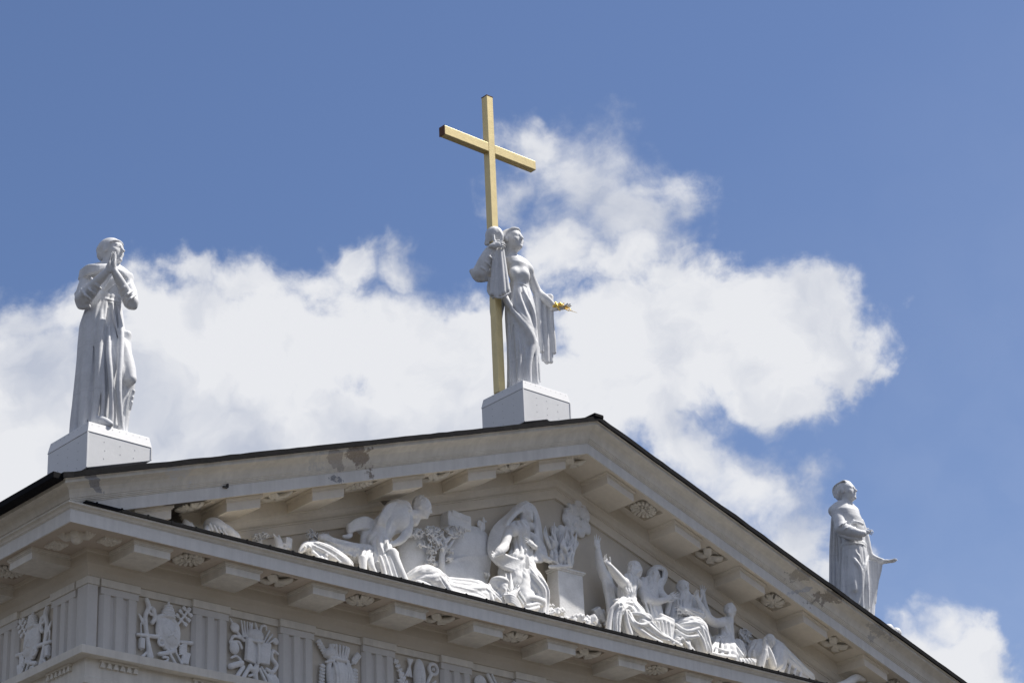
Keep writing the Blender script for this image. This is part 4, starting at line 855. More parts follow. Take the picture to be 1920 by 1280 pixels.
    t = empty('statue', B, 'white statue of a robed woman holding up the tall golden cross at the gable top', 'statue', HOUT); G.build('figure', M['statue'], t)
    # golden cross
    cx, cy = 13.35, 1.29; h = .115
    mb = MB(); poly = [(-h,10.08),(h,10.08),(h,17.42),(1.66,17.42),(1.66,17.70),(h,17.70),(h,19.25),(-h,19.25),(-h,17.70),(-1.76,17.70),(-1.76,17.42),(-h,17.42)]
    tc = empty('cross', (cx,cy,10.07), 'tall weathered golden cross held upright by the robed woman', 'cross')
    mb = MB(); mb.box(cx-h,cx+h,cy-h,cy+h,10.08,19.26); mb.build('post', M['gold'], tc, .012)
    mb = MB(); mb.box(cx-1.72,cx-h-.001,cy-h+.003,cy+h-.003,17.44,17.72); mb.box(cx+h+.001,cx+1.66,cy-h+.003,cy+h-.003,17.44,17.72); mb.build('crossbar', M['gold'], tc, .012)
    mb = MB()
    mb.box(cx-h-.006,cx+h+.006,cy-h-.006,cy+h+.006,19.262,19.285); mb.build('end_plate', M['rust'], tc, .004); mb = MB(); mb.box(cx-1.735,cx-1.721,cy-h-.004,cy+h+.004,17.43,17.73); mb.build('end_plate', M['rust'], tc, .004)
    # gilded nails lying on the open palm
    q = f.P(640,540,-.53); G = Sculpt(q-.6, q+.6, .012)
    for (a,b,c,d,o) in ((612,512,690,556,-.55),(606,530,680,530,-.45),(622,548,664,512,-.59),(640,516,702,548,-.51),(616,520,640,556,-.45)):
        G.rc(f.P(a,b,o), f.P(c,d,o), .034, .014, .01); G.ell(f.P(a,b,o), (.05,.05,.04), None, .01)
    G.rc(f.P(690,552,-.53), f.P(740,568,-.53), .013, .007, .004)
    o = G.build('nails', M['leafgold']); tag(o, 'small bunch of golden nails on the woman\'s open palm', 'nails')
def statue_right():
    B = (WD-A0, 1.04, 5.55); f = Fig(B, 1500, 880, 4.267, 265, .018, (-1.4,-1.3,-.05), (1.6,1.2,5.3)); G = f.G
    f.loft([(1400,318,572),(1150,320,562),(1060,322,560),(960,322,560),(860,328,558),(760,330,555),(680,334,548),(600,334,532)], folds(13,.05,.9))
    f.ridge([(415,690),(450,740),(484,800),(490,900),(488,970),(460,1070)], .07, .06, 0); f.ridge([(548,690),(520,770),(500,850),(496,980),(500,1120)], .06, .05, 0); f.groove([(470,720),(490,770),(500,830)], .04)
    f.ridge([(430,790),(436,900),(440,960)], .06); f.groove([(500,900),(512,1000),(520,1100)], .05); f.ridge([(538,760),(540,900),(545,1100)], .06); f.groove([(380,700),(372,860),(366,1000)], .035)
    f.ridge([(352,640),(346,800),(350,1000),(350,1120)], .06); f.ridge([(440,650),(470,690),(486,740)], .03)
    f.t([(440,960,.28,.16),(428,880,.24,.17),(420,780,.15,.16)], .12)
    f.loft([(610,334,532),(560,330,528),(480,312,524),(400,268,506),(340,252,478),(290,276,426),(262,312,400)], None, 1.0, .85, .08)
    f.ridge([(332,604),(380,594),(440,590),(500,598),(534,622)], .028, .015, .0)
    # cape behind
    f.loft([(1400,226,330,-.42),(1100,228,335,-.42),(960,230,335,-.40),(700,233,340,-.34),(500,238,350,-.28),(400,238,380,-.22),(310,262,400,-.16),(280,300,390,-.1)], folds(11,.06,.2), 1, .8, .05)
    f.ridge([(252,420),(246,600),(244,800),(242,960)], .04, .04); f.t([(318,520,-.05,.05),(324,700,-.12,.06),(318,900,-.2,.07),(316,1100,-.2,.07)], .04)
    # collar folds
    for d in (0,16,32): f.ridge([(318+d,282),(372+d*.8,330),(430+d*.6,392),(470+d*.5,424)], .03, .02, .0)
    f.ridge([(432,330),(462,372),(490,410)], .03, .02); f.t([(270,330,.02,.17),(320,290,.05,.16),(380,290,.0,.14),(440,330,-.05,.12)], .08)
    # bent arm over the chest
    f.t([(300,345,.12,.19),(318,410,.28,.19),(330,470,.38,.19)], .06); f.t([(330,470,.38,.19),(400,492,.52,.17),(460,508,.58,.13),(505,512,.58,.10)], .05)
    f.t([(320,520,.35,.07),(400,548,.48,.06),(490,556,.52,.045)], .04)
    for a, b in ((340,430),(372,460),(410,476)): f.t([(a-30,b+30,.5,.03),(a,b+6,.68,.03),(a+30,b-14,.5,.03)], .03)
    f.t([(410,428,.36,.045),(450,420,.42,.05),(500,436,.36,.045)], .02); f.t([(430,410,.38,.035),(480,426,.40,.04)], .02)
    hand(G, f.P(506,500,.56), RV*.9+UP*-.02-HV*.1, HV, .34, .4, .1, 1)
    # outstretched arm and hanging cape edge
    f.t([(478,420,-.25,.13),(520,540,-.32,.13),(550,670,-.40,.12),(590,706,-.45,.10),(640,730,-.5,.075)], .05)
    f.t([(552,675,-.36,.06),(600,700,-.40,.05),(658,718,-.46,.035)], .03)
    for i, (ut, ub, vb, o, r) in enumerate(((560,560,1300,-.45,.09),(585,575,1220,-.48,.075),(608,592,1060,-.5,.07),(630,606,940,-.52,.06),(645,625,860,-.54,.05))):
        f.t([(ut,740,o,.06),((ut+ub)/2+6,(740+vb)/2,o,r),(ub,vb,o,r)], .03)
    hand(G, f.P(650,735,-.5), RV*.98-UP*.02, UP, .50, .12, .12, -1)
    head(G, f.P(388,258,.0), .68, math.pi+.22, .12, 0, 'swept')
    t = empty('statue', B, 'white statue of a caped man with one hand on his chest behind the right slope', 'statue', HOUT); G.build('figure', M['statue'], t)
statue_left(); statue_centre(); statue_right()
# two white globe lamps beyond the right slope
for i, (u, v, Y, lab) in enumerate(((1680,1186,1.0,'white globe lamp behind the right roof edge, the nearer and fuller one'),(1666,1179,2.0,'white globe lamp mostly hidden behind the right roof edge'))):
    p = atY(u, v, Y); t = empty('roof_lamp', (p[0],p[1],rz(p[0],ZS)), lab, 'lamp', 'globe lamps on the roof')
    mb = MB(); n = 12; r = .17; mb.lathe([(r*math.sin(math.pi*k/n)+1e-4, -r*math.cos(math.pi*k/n)) for k in range(n+1)], p, 20); mb.build('globe', M['globe'], t, 0, True)
    mb = MB(); z0 = rz(p[0],ZS)-p[2]; mb.lathe([(.05,z0),(.03,z0+.1),(.03,-.16),(.06,-.13)], p, 12); mb.build('lamp_post', M['iron'], t, 0, True)
# ------------------------------------------------------------ the sculpted group standing in the pediment
class Rel:
    def __init__(s, x0, y0, k, h=.018): s.x0, s.y0, s.k, s.h = x0, y0, k, h; s.ops = []; s.pts = []
    def P(s, u, v, Y): return atY(s.x0+u/s.k, s.y0+v/s.k, Y)
    def t(s, pts, k=.04, sub=False, f=None):
        q = [(*s.P(u, v, Y), r) for u, v, Y, r in pts]; m = max(p[3] for p in pts)
        fo = (min(.24*m, .048) if m >= .155 else 0) if f is None else f
        s.ops.append(lambda G: G.tube(q, min(k, .05), sub, fo))
        if not sub: s.pts += [(np.array(a[:3]), a[3]) for a in q]
    def g(s, pts, k=.03): s.t(pts, k, True)
    def e(s, u, v, Y, r, tilt=0, k=.05, sub=False):
        c = s.P(u, v, Y); s.ops.append(lambda G: G.ell(c, r, rotxyz(0,0,tilt), k, sub)); s.pts.append((c, max(r)))
    def b(s, u, v, Y, hlf, tilt=0, rd=.01, k=.01, yaw=0):
        c = s.P(u, v, Y); s.ops.append(lambda G: G.box(c, hlf, rotxyz(yaw,0,tilt), rd, k)); s.pts.append((c, max(hlf)*1.2))
    def head(s, u, v, Y, H, yaw, pitch=0, roll=0, hair='short', beard=False):
        c = s.P(u, v, Y); s.ops.append(lambda G: head(G, c, H, yaw, pitch, roll, hair, beard)); s.pts.append((c, H*1.2))
    def hand(s, u, v, Y, f, n, L, curl=.25, spread=.2, th=1):
        c = s.P(u, v, Y); f = np.array(f, float); s.ops.append(lambda G: hand(G, c, f, n, L, curl, spread, th)); s.pts.append((c, L*1.2))
    def foliage(s, u, v, Y, R_, n, seed, leaf=.05):
        n = int(n*1.7); leaf *= .8
        rnd = random.Random(seed); c = s.P(u, v, Y)
        for i in range(n):
            a = rnd.uniform(0, 6.28); q = R_*math.sqrt(rnd.random()); p = c+np.array((q*math.cos(a), rnd.uniform(-.1,.06), q*math.sin(a)*.8)); L = leaf*rnd.uniform(.7,1.5); b = rnd.uniform(0,6.28)
            s.ops.append(lambda G, p=p, L=L, b=b: G.rc(p-np.array((L*math.cos(b),0,L*math.sin(b))), p+np.array((L*math.cos(b),-.03,L*math.sin(b))), L*.42, L*.3, .006))
        s.pts.append((c, R_+.15))
    def rough(s, u0, v0, u1, v1, Y0, Y1, n, seed, r=.09):      # broken rock or rubble
        rnd = random.Random(seed)
        for i in range(n):
            c = s.P(rnd.uniform(u0,u1), rnd.uniform(v0,v1), rnd.uniform(Y0,Y1)); q = (r*rnd.uniform(.5,1.4), r*rnd.uniform(.5,1.3), r*rnd.uniform(.5,1.2)); tl = rnd.uniform(-1,1)
            s.ops.append(lambda G, c=c, q=q, tl=tl: G.box(c, q, rotxyz(tl*2,tl,tl), .02, .02)); s.pts.append((c, r*1.6))
    def build(s, name, label, cat, group='sculptures standing in the pediment'):
        lo = np.min([p-r for p, r in s.pts], 0)-.1; hi = np.max([p+r for p, r in s.pts], 0)+.1
        lo[2] = max(lo[2], 2.845); hi[1] = min(hi[1], .16); G = Sculpt(lo, hi, s.h)
        for f in s.ops: f(G)
        me = G.mesh(name); me.materials.append(M['white']); o = link(name, me)
        c = (lo+hi)/2; c[2] = lo[2]
        me.transform(Matrix.Translation(-Vector(c))); o.location = Vector(c)
        return tag(o, label, cat, group)
def relief():
    LEFT, RIGHT = np.array((-1.,0,0)), np.array((1.,0,0)); OUT = np.array((0,-1.,0))
    # ---- veiled woman in the middle
    r = Rel(760, 900, 4.572); 
    r.t([(1000,760,-.45,.34),(960,900,-.5,.40),(960,1060,-.55,.46),(970,1220,-.55,.5)], .1); r.t([(1040,800,-.6,.26),(1110,900,-.75,.27),(1150,960,-.8,.24),(1160,1060,-.8,.2),(1150,1180,-.8,.22)], .08)
    r.t([(880,760,-.35,.22),(870,900,-.4,.24),(880,1150,-.45,.3)], .06)
    r.t([(975,440,-.42,.27),(985,540,-.42,.22),(975,620,-.42,.22),(950,700,-.45,.28)], .12); r.e(925,430,-.60,(.16,.15,.16),0,.08); r.e(1010,440,-.56,(.14,.13,.15),0,.08)
    r.t([(905,400,-.4,.10),(1010,375,-.35,.11),(1110,420,-.25,.13)], .08)
    r.t([(890,430,-.5,.12),(868,500,-.62,.12),(846,570,-.70,.11)], .05); r.t([(846,575,-.70,.12),(805,610,-.8,.11),(770,640,-.82,.06)], .04); r.hand(768,640,-.82,(-.7,-.2,-.35),OUT,.28,.4)
    for d in range(6): r.t([(1030-d*2,196+d*8,-.25-.03*d,.055),(960-d*3,225+d*12,-.25-.04*d,.06),(885-d*2,300+d*14,-.25-.04*d,.06),(775+d*16,400+d*6,-.2-.05*d,.065),(728+d*15,520+d*4,-.24-.05*d,.065),(738+d*14,640-d*4,-.36-.05*d,.07),(820+d*16,730-d*12,-.55-.02*d,.065),(920+d*14,768-d*14,-.66,.06),(1015,775-d*12,-.66,.05)], .01)
    for d in range(5): r.t([(1030+d*2,192+d*6,-.28,.055),(1098-d*3,235+d*6,-.3,.055),(1136-d*5,340+d*4,-.3-.02*d,.06),(1156-d*8,470,-.3-.03*d,.065),(1168-d*12,590,-.34-.03*d,.065),(1162-d*14,690,-.45-.03*d,.06)], .01)
    r.t([(1070,480,-.4,.12),(1150,560,-.35,.13),(1180,640,-.4,.12)], .06); r.t([(1150,640,-.45,.10),(1200,670,-.5,.09),(1235,685,-.52,.07)], .04); r.hand(1222,684,-.52,(.9,-.1,0),(0,0,-1),.3,.3)
    r.hand(1095,560,-.66,(-.75,-.1,.35),(0,1,0),.34,.15,.12,-1); r.t([(1120,520,-.48,.10),(1115,570,-.58,.08),(1100,562,-.64,.06)], .03)
    for u,w in ((1060,1040),(1078,1090),(1040,1010)): r.t([(u,580,-.5,.05),(u+5,680,-.55,.06),(w+10,760,-.6,.06),(w+40,850,-.72,.06)], .02)
    r.g([(1036,620,-.66,.05),(1030,700,-.72,.06),(1040,770,-.78,.05)])
    for a,b,c,d in ((850,800,860,1080),(890,790,910,1100),(940,820,965,1100),(1000,830,1040,1060),(1060,860,1090,1080),(1110,900,1120,1100)): r.t([(a+12,b,-.66,.012),((a+c)/2+8,(b+d)/2,-.88,.065),(c,d,-.95,.07)], .03)
    r.t([(1010,1050,-.95,.08),(1060,1010,-1.0,.08),(1120,1020,-1.0,.10),(1170,1040,-.98,.1)], .05); r.t([(1000,1070,-.95,.04),(1060,1080,-1.04,.05),(1120,1060,-1.04,.05),(1180,1070,-.98,.05)], .03); r.t([(1010,1110,-.98,.05),(1070,1110,-1.06,.05),(1140,1090,-1.04,.05)], .03)
    r.head(1030,352,-.38,.50,math.pi+.55,.02,0,'wavy')
    r.build('relief_figure', 'white sculpture of a veiled woman with one hand on her breast left of the altar', 'sculpture')
    # ---- altar
    a = atY(760+1320/4.572, 900+1000/4.572, -.45); t = empty('altar', (a[0]+.4,-.5,2.87), 'square white altar block between the veiled woman and the kneeling man', 'altar')
    zt = atY(760+1320/4.572, 900+768/4.572, -.45)[2]; x0, x1 = a[0], a[0]+.86
    mb = MB(); mb.box(x0,x1,-.45,-.02,2.87,zt); mb.build('block', M['white'], t, .015)
    mb = MB(); mb.box(x0-.03,x1+.03,-.48,-.02,zt+.001,zt+.04); mb.box(x0-.06,x1+.06,-.51,-.02,zt+.041,zt+.09); mb.build('table_slab', M['white'], t, .012)
    # ---- fire and smoke
    r = Rel(760, 900, 4.572, .018); rnd = random.Random(5)
    for i in range(64):
        v0 = rnd.uniform(560,740); u = 1335+rnd.uniform(-100,105)*(.75+.4*(740-v0)/180); tx = 1335+(u-1335)*rnd.uniform(1.05,1.5)+rnd.uniform(-15,15); h_ = v0-rnd.uniform(80,190); Y = rnd.uniform(-.5,-.1)
        r.t([(u,v0,Y,.05),(u+(tx-u)*.3+rnd.uniform(-20,20),v0+(h_-v0)*.35,Y-.05,.05),(u+(tx-u)*.7+rnd.uniform(-20,20),v0+(h_-v0)*.7,Y,.03),(tx,h_,Y+.02,.006)], .008)
    for (u,v,q) in ((1330,690,.2),(1290,700,.14),(1390,690,.16),(1350,600,.18)): r.e(u,v,-.2,(q,.16,q*1.2))
    r.t([(1240,740,-.5,.05),(1420,735,-.5,.05)]); 
    for (u,v) in ((1200,385),(1275,355),(1390,470),(1470,440),(1320,420)): r.t([(1330+(u-1330)*.6,640,-.25,.08),(1330+(u-1330)*.85,540,-.2,.06),(u,v,-.15,.012)], .02)
    r.build('flames', 'carved white flames rising from the altar top', 'carved fire')
    r = Rel(760, 900, 4.572, .02); rnd = random.Random(8)
    for u,v,q in ((1480,190,.15),(1530,200,.15),(1450,260,.2),(1530,290,.2),(1390,330,.2),(1460,370,.24),(1540,400,.2),(1400,430,.18),(1500,450,.15),(1560,440,.1),(1340,430,.16),(1370,250,.05),(1330,500,.2),(1275,430,.14)): r.e(u,v,.02,(q,.08,q*.95),rnd.uniform(-1,1),.02)
    for i in range(26): r.e(rnd.uniform(1370,1570),rnd.uniform(200,460),-.0,(.07,.09,.07),0,.02)
    r.build('smoke_cloud', 'flat white carved smoke cloud on the wall above the altar flames', 'carved smoke')
    # ---- reclining figure
    r = Rel(760, 900, 4.572)
    r.t([(80,880,-.75,.28),(180,860,-.85,.36),(300,900,-.8,.26)], .12); r.t([(150,900,-.8,.3),(240,960,-.8,.3),(600,980,-.85,.3)], .1); r.t([(215,800,-.95,.16),(262,830,-1.05,.13),(320,900,-1.12,.12),(375,980,-1.15,.12)], .06)
    r.t([(262,800,-1.0,.09),(330,860,-1.08,.07),(376,930,-1.14,.06)], .04); r.t([(110,880,-1.1,.08),(180,900,-1.12,.07),(250,950,-1.15,.08),(340,990,-1.18,.07)], .03)
    for d in (0,1,2,3,4): r.t([(340+d*10,850+d*26,-.9-.04*d,.07),(470,862+d*30,-.95-.04*d,.075),(590,880+d*30,-.98-.03*d,.08),(660,930+d*26,-1.0-.03*d,.09),(700,1010+d*14,-1.05,.08)], .02)
    r.t([(620,920,-.9,.17),(690,980,-.9,.2),(760,1050,-.9,.22)], .1); r.t([(690,905,-.98,.06),(715,960,-1.05,.07),(740,1030,-1.1,.07)], .03); r.t([(715,900,-.95,.05),(735,950,-1.02,.06),(760,1010,-1.08,.06)], .02)
    r.head(800,1012,-.95,.52,math.pi+.75,-.02,.0,'none'); r.e(806,872,-.93,(.24,.25,.13),.1,.02); r.e(800,905,-.9,(.235,.25,.10),.15,.02)
    r.t([(860,1080,-1.0,.14),(900,1010,-1.08,.13),(935,965,-1.1,.08)], .06); r.hand(935,965,-1.1,(.25,-.1,.9),OUT,.30,.25,.25)
    for d in (0,1,2,3): r.t([(850+d*6,990+d*22,-1.14,.035),(905,985+d*20,-1.22,.04),(950,1020+d*20,-1.2,.045),(980,1080+d*10,-1.15,.05)], .015)
    r.t([(940,980,-.9,.14),(985,1060,-.9,.16)], .05)
    r.build('relief_figure', 'white sculpture of a reclining capped figure lifting one hand', 'sculpture')
    # ---- hillside, tree and little house behind
    r = Rel(760, 900, 4.572, .026)
    r.e(520,700,.05,(.75,.30,.95),0,.2); r.e(420,880,.0,(.9,.35,.6),0,.2); r.e(620,560,.05,(.45,.16,.5),0,.2); r.e(60,700,.05,(.5,.22,.8),0,.2); r.e(110,560,.05,(.28,.14,.45),0,.2); r.t([(380,700,-.2,.04),(520,660,-.22,.04),(700,650,-.15,.05)], .08)
    r.t([(560,450,.05,.05),(580,430,.05,.04),(570,415,.05,.03)]); r.t([(520,470,-.1,.03),(560,455,-.1,.03),(585,425,-.05,.03)], .02); r.foliage(690,820,-.25,.1,14,4,.04)
    r.build('relief_hill', 'smooth white carved hillside behind the reclining figure', 'carved hill')
    r = Rel(760, 900, 4.572, .02); r.b(420,375,.0,(.38,.22,.17)); r.b(420,318,.0,(.36,.2,.05)); r.b(430,330,.0,(.3,.24,.08),.1); r.build('relief_house', 'small white carved block house on the hill above the tree', 'carved house')
    r = Rel(760, 900, 4.572, .02)
    for a in ([(645,440,-.02,.06),(648,380,-.02,.05),(640,350,-.0,.03)],[(668,420,-.02,.05),(670,350,-.02,.04),(668,322,.0,.03)],[(640,400,-.0,.03),(622,380,.0,.03),(628,350,.0,.03)],[(665,355,.0,.03),(690,352,.0,.03)]): r.t(a, .02)
    r.build('relief_shrub', 'tiny spiky white carved shrub left of the veiled woman', 'carved shrub')
    r = Rel(760, 900, 4.572, .018); r.t([(318,800,-.2,.10),(312,700,-.25,.08),(318,600,-.28,.07),(340,530,-.28,.06),(300,470,-.28,.05),(250,440,-.25,.04)], .02); r.t([(335,540,-.28,.05),(400,470,-.3,.05),(470,430,-.28,.03)], .02); r.t([(320,640,-.25,.04),(380,560,-.28,.04),(420,500,-.28,.03)], .02); r.t([(316,560,-.25,.05),(280,500,-.28,.04)], .02)
    for i,(u,v,q,n) in enumerate(((210,440,.17,40),(270,440,.15,32),(400,450,.2,46),(460,435,.14,26),(240,520,.18,40),(300,560,.14,26),(220,600,.13,26),(370,610,.12,22),(220,700,.15,30),(370,680,.10,20),(100,450,.16,30),(50,480,.12,20),(130,560,.10,16))): r.foliage(u,v,-.28,q,n,i,.045)
    r.build('relief_tree', 'leafy white carved tree in front of the hillside', 'carved tree')
    # ---- bending man on the left and his flock
    r = Rel(540, 900, 5.565)
    r.e(1130,400,-.55,(.34,.26,.40),.5,.1); r.t([(1200,300,-.5,.2),(1100,300,-.45,.2),(1050,420,-.5,.22)], .1); r.t([(1040,450,-.45,.28),(960,560,-.45,.26),(900,640,-.45,.28)], .12)
    for d in range(6): r.t([(1110-d*4,240+d*14,-.62,.06),(1040-d*4,280+d*22,-.72,.065),(985+d*3,360+d*16,-.75,.06),(950+d*10,440+d*6,-.7,.055)], .012)
    r.t([(960,420,-.5,.13),(938,500,-.58,.125),(965,600,-.64,.10),(985,650,-.66,.065)], .05)
    for d in range(4): r.t([(925+d*20,560+d*8,-.64,.03),(960+d*16,600+d*12,-.74,.035),(1020,610+d*22,-.70,.03)], .015)
    r.hand(985,660,-.66,(.35,-.1,-.9),OUT,.26,.4)
    r.t([(1235,360,-.48,.13),(1262,450,-.54,.12),(1240,550,-.6,.115)], .05); r.t([(1240,550,-.6,.11),(1170,630,-.66,.095),(1090,668,-.68,.06)], .04); r.hand(1100,672,-.68,(-.9,-.1,.05),OUT,.26,.4)
    r.t([(1200,320,-.5,.13),(1290,350,-.5,.11),(1330,350,-.5,.10)], .06)
    r.head(1372,385,-.5,.52,math.pi+.75,-.30,0,'short')
    # billowing cloth and robe
    r.e(790,480,-.3,(.24,.2,.22),.2,.05); r.e(740,460,-.28,(.17,.16,.14),.5,.05)
    for d in range(4): r.t([(880,430+d*26,-.42,.06),(800,400+d*30,-.48,.06),(700,430+d*26,-.42,.06),(640,480+d*18,-.36,.06)], .015)
    r.t([(640,480,-.3,.09),(640,540,-.3,.07),(650,575,-.32,.06),(610,590,-.35,.06),(580,585,-.35,.04)], .02)
    for u in (790,835,880,920): r.t([(u+8,520,-.35,.09),(u,620,-.38,.09),(u-15,740,-.35,.09)], .02)
    r.t([(960,700,-.6,.26),(980,850,-.65,.32),(1000,1060,-.7,.38)], .1); r.t([(1090,760,-.95,.13),(1120,840,-1.02,.12),(1160,940,-1.08,.12),(1205,1060,-1.1,.13)], .05); r.t([(1130,760,-.95,.06),(1150,850,-1.0,.05),(1190,980,-1.08,.05),(1225,1060,-1.1,.05)], .02)
    for a,b in ((960,1000),(1010,1060),(1060,1110)): r.t([(a,800,-.98,.05),(a+30,900,-1.05,.06),(b+20,1040,-1.1,.07)], .03)
    r.rough(900,830,1020,920,-.9,-.7,9,3,.07); r.t([(1030,650,-.9,.02),(1040,710,-.95,.03),(1020,740,-.95,.02)], .01)
    r.build('relief_figure', 'white sculpture of a bending half bare man with cloth billowing behind him', 'sculpture')
    def wool(r, pts, seed):
        rnd = random.Random(seed)
        for (u,v,Y,q) in pts:
            for i in range(16): r.e(u+rnd.uniform(-q,q)*300, v+rnd.uniform(-q,q)*280, Y-q*.55-rnd.uniform(0,.08), (.045,.045,.045), 0, .03)
    r = Rel(540, 900, 5.565, .019); r.t([(270,720,-.8,.19),(380,770,-.85,.22),(500,840,-.85,.22),(590,900,-.85,.2)], .06); r.t([(260,700,-.8,.15),(190,690,-.85,.12),(150,720,-.9,.08),(128,745,-.92,.055)], .04); r.t([(210,680,-.95,.04),(225,700,-.98,.05)], .01); r.t([(170,690,-1.0,.02),(180,692,-1.0,.02)], .01)
    r.e(585,860,-1.0,(.15,.14,.16)); r.t([(560,900,-1.0,.08),(590,980,-1.0,.06)], .03); r.t([(300,800,-.95,.07),(290,880,-.95,.05)], .03); wool(r, ((300,730,-.8,.17),(400,780,-.85,.2),(500,840,-.85,.2)), 2)
    r.build('sheep', 'white carved sheep with lowered head, the nearer of two left of the bending man', 'sheep')
    r = Rel(540, 900, 5.565, .019); r.t([(430,660,-.4,.16),(560,720,-.42,.2),(700,760,-.45,.22),(820,770,-.5,.22)], .06); r.t([(430,650,-.4,.14),(390,610,-.4,.12),(340,600,-.42,.08)], .04); r.t([(780,820,-.9,.1),(785,900,-.95,.09),(780,980,-.95,.1)], .04); r.t([(850,820,-.85,.1),(870,900,-.95,.08),(900,980,-.95,.09)], .04); r.t([(800,780,-.6,.18),(800,830,-.8,.14)], .05); wool(r, ((560,720,-.42,.18),(680,750,-.45,.2),(790,760,-.5,.2)), 3)
    r.build('sheep', 'white carved sheep standing behind the other, its rump by the bending man', 'sheep')
    r = Rel(540, 900, 5.565, .017); r.foliage(250,580,-.25,.16,60,11,.035); r.foliage(375,600,-.25,.14,50,12,.035); r.t([(260,600,-.15,.08),(260,760,-.15,.09)], .02); r.t([(375,600,-.15,.07),(370,720,-.15,.08)], .02)
    r.build('relief_shrub', 'curly white carved bushes above the two sheep', 'carved shrub')
    r = Rel(320, 860, 6, .02); r.e(500,770,-.6,(.28,.25,.20),.4,.05); r.e(620,840,-.6,(.30,.25,.16),.6,.05); r.e(700,880,-.6,(.2,.2,.12),.7,.04); r.t([(420,780,-.75,.08),(400,850,-.8,.08)], .04)
    for d in range(4): r.t([(440+d*50,730+d*22,-.85,.03),(470+d*55,800+d*20,-.88,.03)], .03)
    r.build('relief_animal', 'rounded back of a white carved lying animal in the left corner', 'carved animal')
    r = Rel(320, 860, 6, .018); r.t([(200,790,-.55,.14),(175,740,-.55,.10),(158,690,-.55,.03)], .03); r.t([(240,800,-.55,.10),(225,740,-.55,.06)], .03); r.t([(80,740,-.7,.04),(120,750,-.7,.05)], .02); r.rough(120,750,250,810,-.6,-.5,6,2,.05)
    r.build('relief_rock', 'small pointed white carved rock farthest left in the pediment', 'carved rock')
    r = Rel(320, 860, 6, .016); r.foliage(960,890,-.2,.13,60,21,.03); r.foliage(1040,870,-.2,.10,40,22,.03); r.t([(1000,900,-.1,.06),(1000,960,-.1,.07)], .02); r.build('relief_shrub', 'low curly white carved shrub left of the eared plant', 'carved shrub')
    r = Rel(320, 860, 6, .016); r.t([(1215,990,-.4,.10),(1200,930,-.4,.07),(1180,880,-.4,.035),(1155,845,-.4,.02)], .02); r.t([(1225,980,-.4,.09),(1225,920,-.4,.06),(1215,860,-.4,.02)], .02); r.b(1300,960,-.35,(.09,.12,.14),.1,.02,.03); r.b(1310,915,-.35,(.06,.08,.06),-.3,.02,.03); r.rough(1250,950,1340,1020,-.5,-.3,6,4,.05)
    r.build('relief_plant', 'two-eared white carved plant beside a little block', 'carved plant')
    # ---- right group
    CLEFT, CLUP = (-.75,-.1,.6), (-.1,-.05,1)
    r = Rel(1080, 960, 4.742)
    r.t([(470,620,-.6,.22),(455,700,-.6,.24),(450,780,-.6,.22),(470,860,-.6,.28),(520,960,-.6,.34),(520,1100,-.6,.34)], .1); r.t([(420,630,-.6,.13),(500,610,-.5,.15),(550,640,-.45,.14)], .08)
    r.t([(440,625,-.7,.13),(405,610,-.85,.13),(350,545,-.98,.115),(300,478,-1.06,.075)], .05); r.hand(300,480,-1.06,CLEFT,OUT,.36,.2,.22)
    r.t([(400,640,-.7,.08),(450,660,-.78,.07),(480,640,-.75,.06)], .04); 
    for d in range(4): r.t([(430+d*26,600+d*10,-.76,.035),(440+d*24,680+d*8,-.82,.035),(470+d*16,720,-.8,.03)], .02)
    r.t([(370,760,-.3,.14),(290,640,-.3,.13),(235,530,-.32,.13),(207,430,-.33,.11),(197,345,-.35,.08)], .05); r.hand(196,330,-.35,(-.12,-.05,1),OUT,.40,.12,.2,-1)
    for d in range(3): r.t([(240+d*26,520+d*14,-.3,.07),(262+d*24,660,-.35,.08),(290+d*20,800,-.42,.08),(300+d*20,900,-.45,.08)], .015)
    r.t([(340,780,-.76,.04),(440,775,-.84,.04),(530,770,-.76,.04)], .02)
    r.t([(430,830,-.8,.22),(395,850,-1.0,.17),(370,870,-1.1,.15)], .06); r.t([(372,870,-1.1,.155),(358,960,-1.12,.13),(345,1080,-1.12,.12)], .04)
    r.t([(480,850,-.7,.2),(560,940,-.9,.19),(620,960,-1.05,.17)], .06); r.t([(600,985,-1.05,.17),(680,1050,-1.08,.14),(760,1110,-1.1,.10),(800,1130,-1.12,.09)], .04); r.t([(770,1100,-1.1,.09),(840,1140,-1.15,.08),(900,1170,-1.16,.07)], .03)
    for a in ([(370,815,-1.22,.05),(320,860,-1.15,.06),(296,960,-1.12,.07),(286,1060,-1.12,.08)],[(400,815,-1.22,.05),(430,880,-1.15,.06),(450,980,-1.12,.07),(480,1080,-1.12,.08)],[(420,840,-1.15,.05),(460,920,-1.1,.06),(510,1000,-1.12,.07),(600,1090,-1.12,.08)],[(480,900,-1.02,.05),(520,980,-1.15,.06),(590,1000,-1.2,.05),(670,970,-1.15,.05)],[(500,900,-.95,.05),(580,910,-1.12,.06),(660,950,-1.15,.05)],[(560,1040,-1.15,.06),(660,1110,-1.18,.06),(760,1160,-1.18,.05)]): r.t(a, .02)
    r.g([(415,930,-1.2,.05),(425,1000,-1.25,.07),(440,1060,-1.3,.06)])
    r.head(515,575,-.58,.53,math.pi-1.05,.45,0,'tonsure',True)
    r.build('relief_figure', 'white sculpture of a kneeling bearded man flinging up both arms beside the altar', 'sculpture')
    r = Rel(1080, 960, 4.742)
    r.t([(650,640,-.35,.2),(640,760,-.4,.26),(650,880,-.4,.28),(680,1050,-.45,.32)], .1); r.t([(590,620,-.35,.14),(590,700,-.5,.14),(620,770,-.6,.13)], .05); r.t([(620,775,-.6,.13),(720,790,-.7,.10),(800,775,-.75,.075)], .04); r.hand(800,775,-.75,(.75,-.1,.45),OUT,.33,.2)
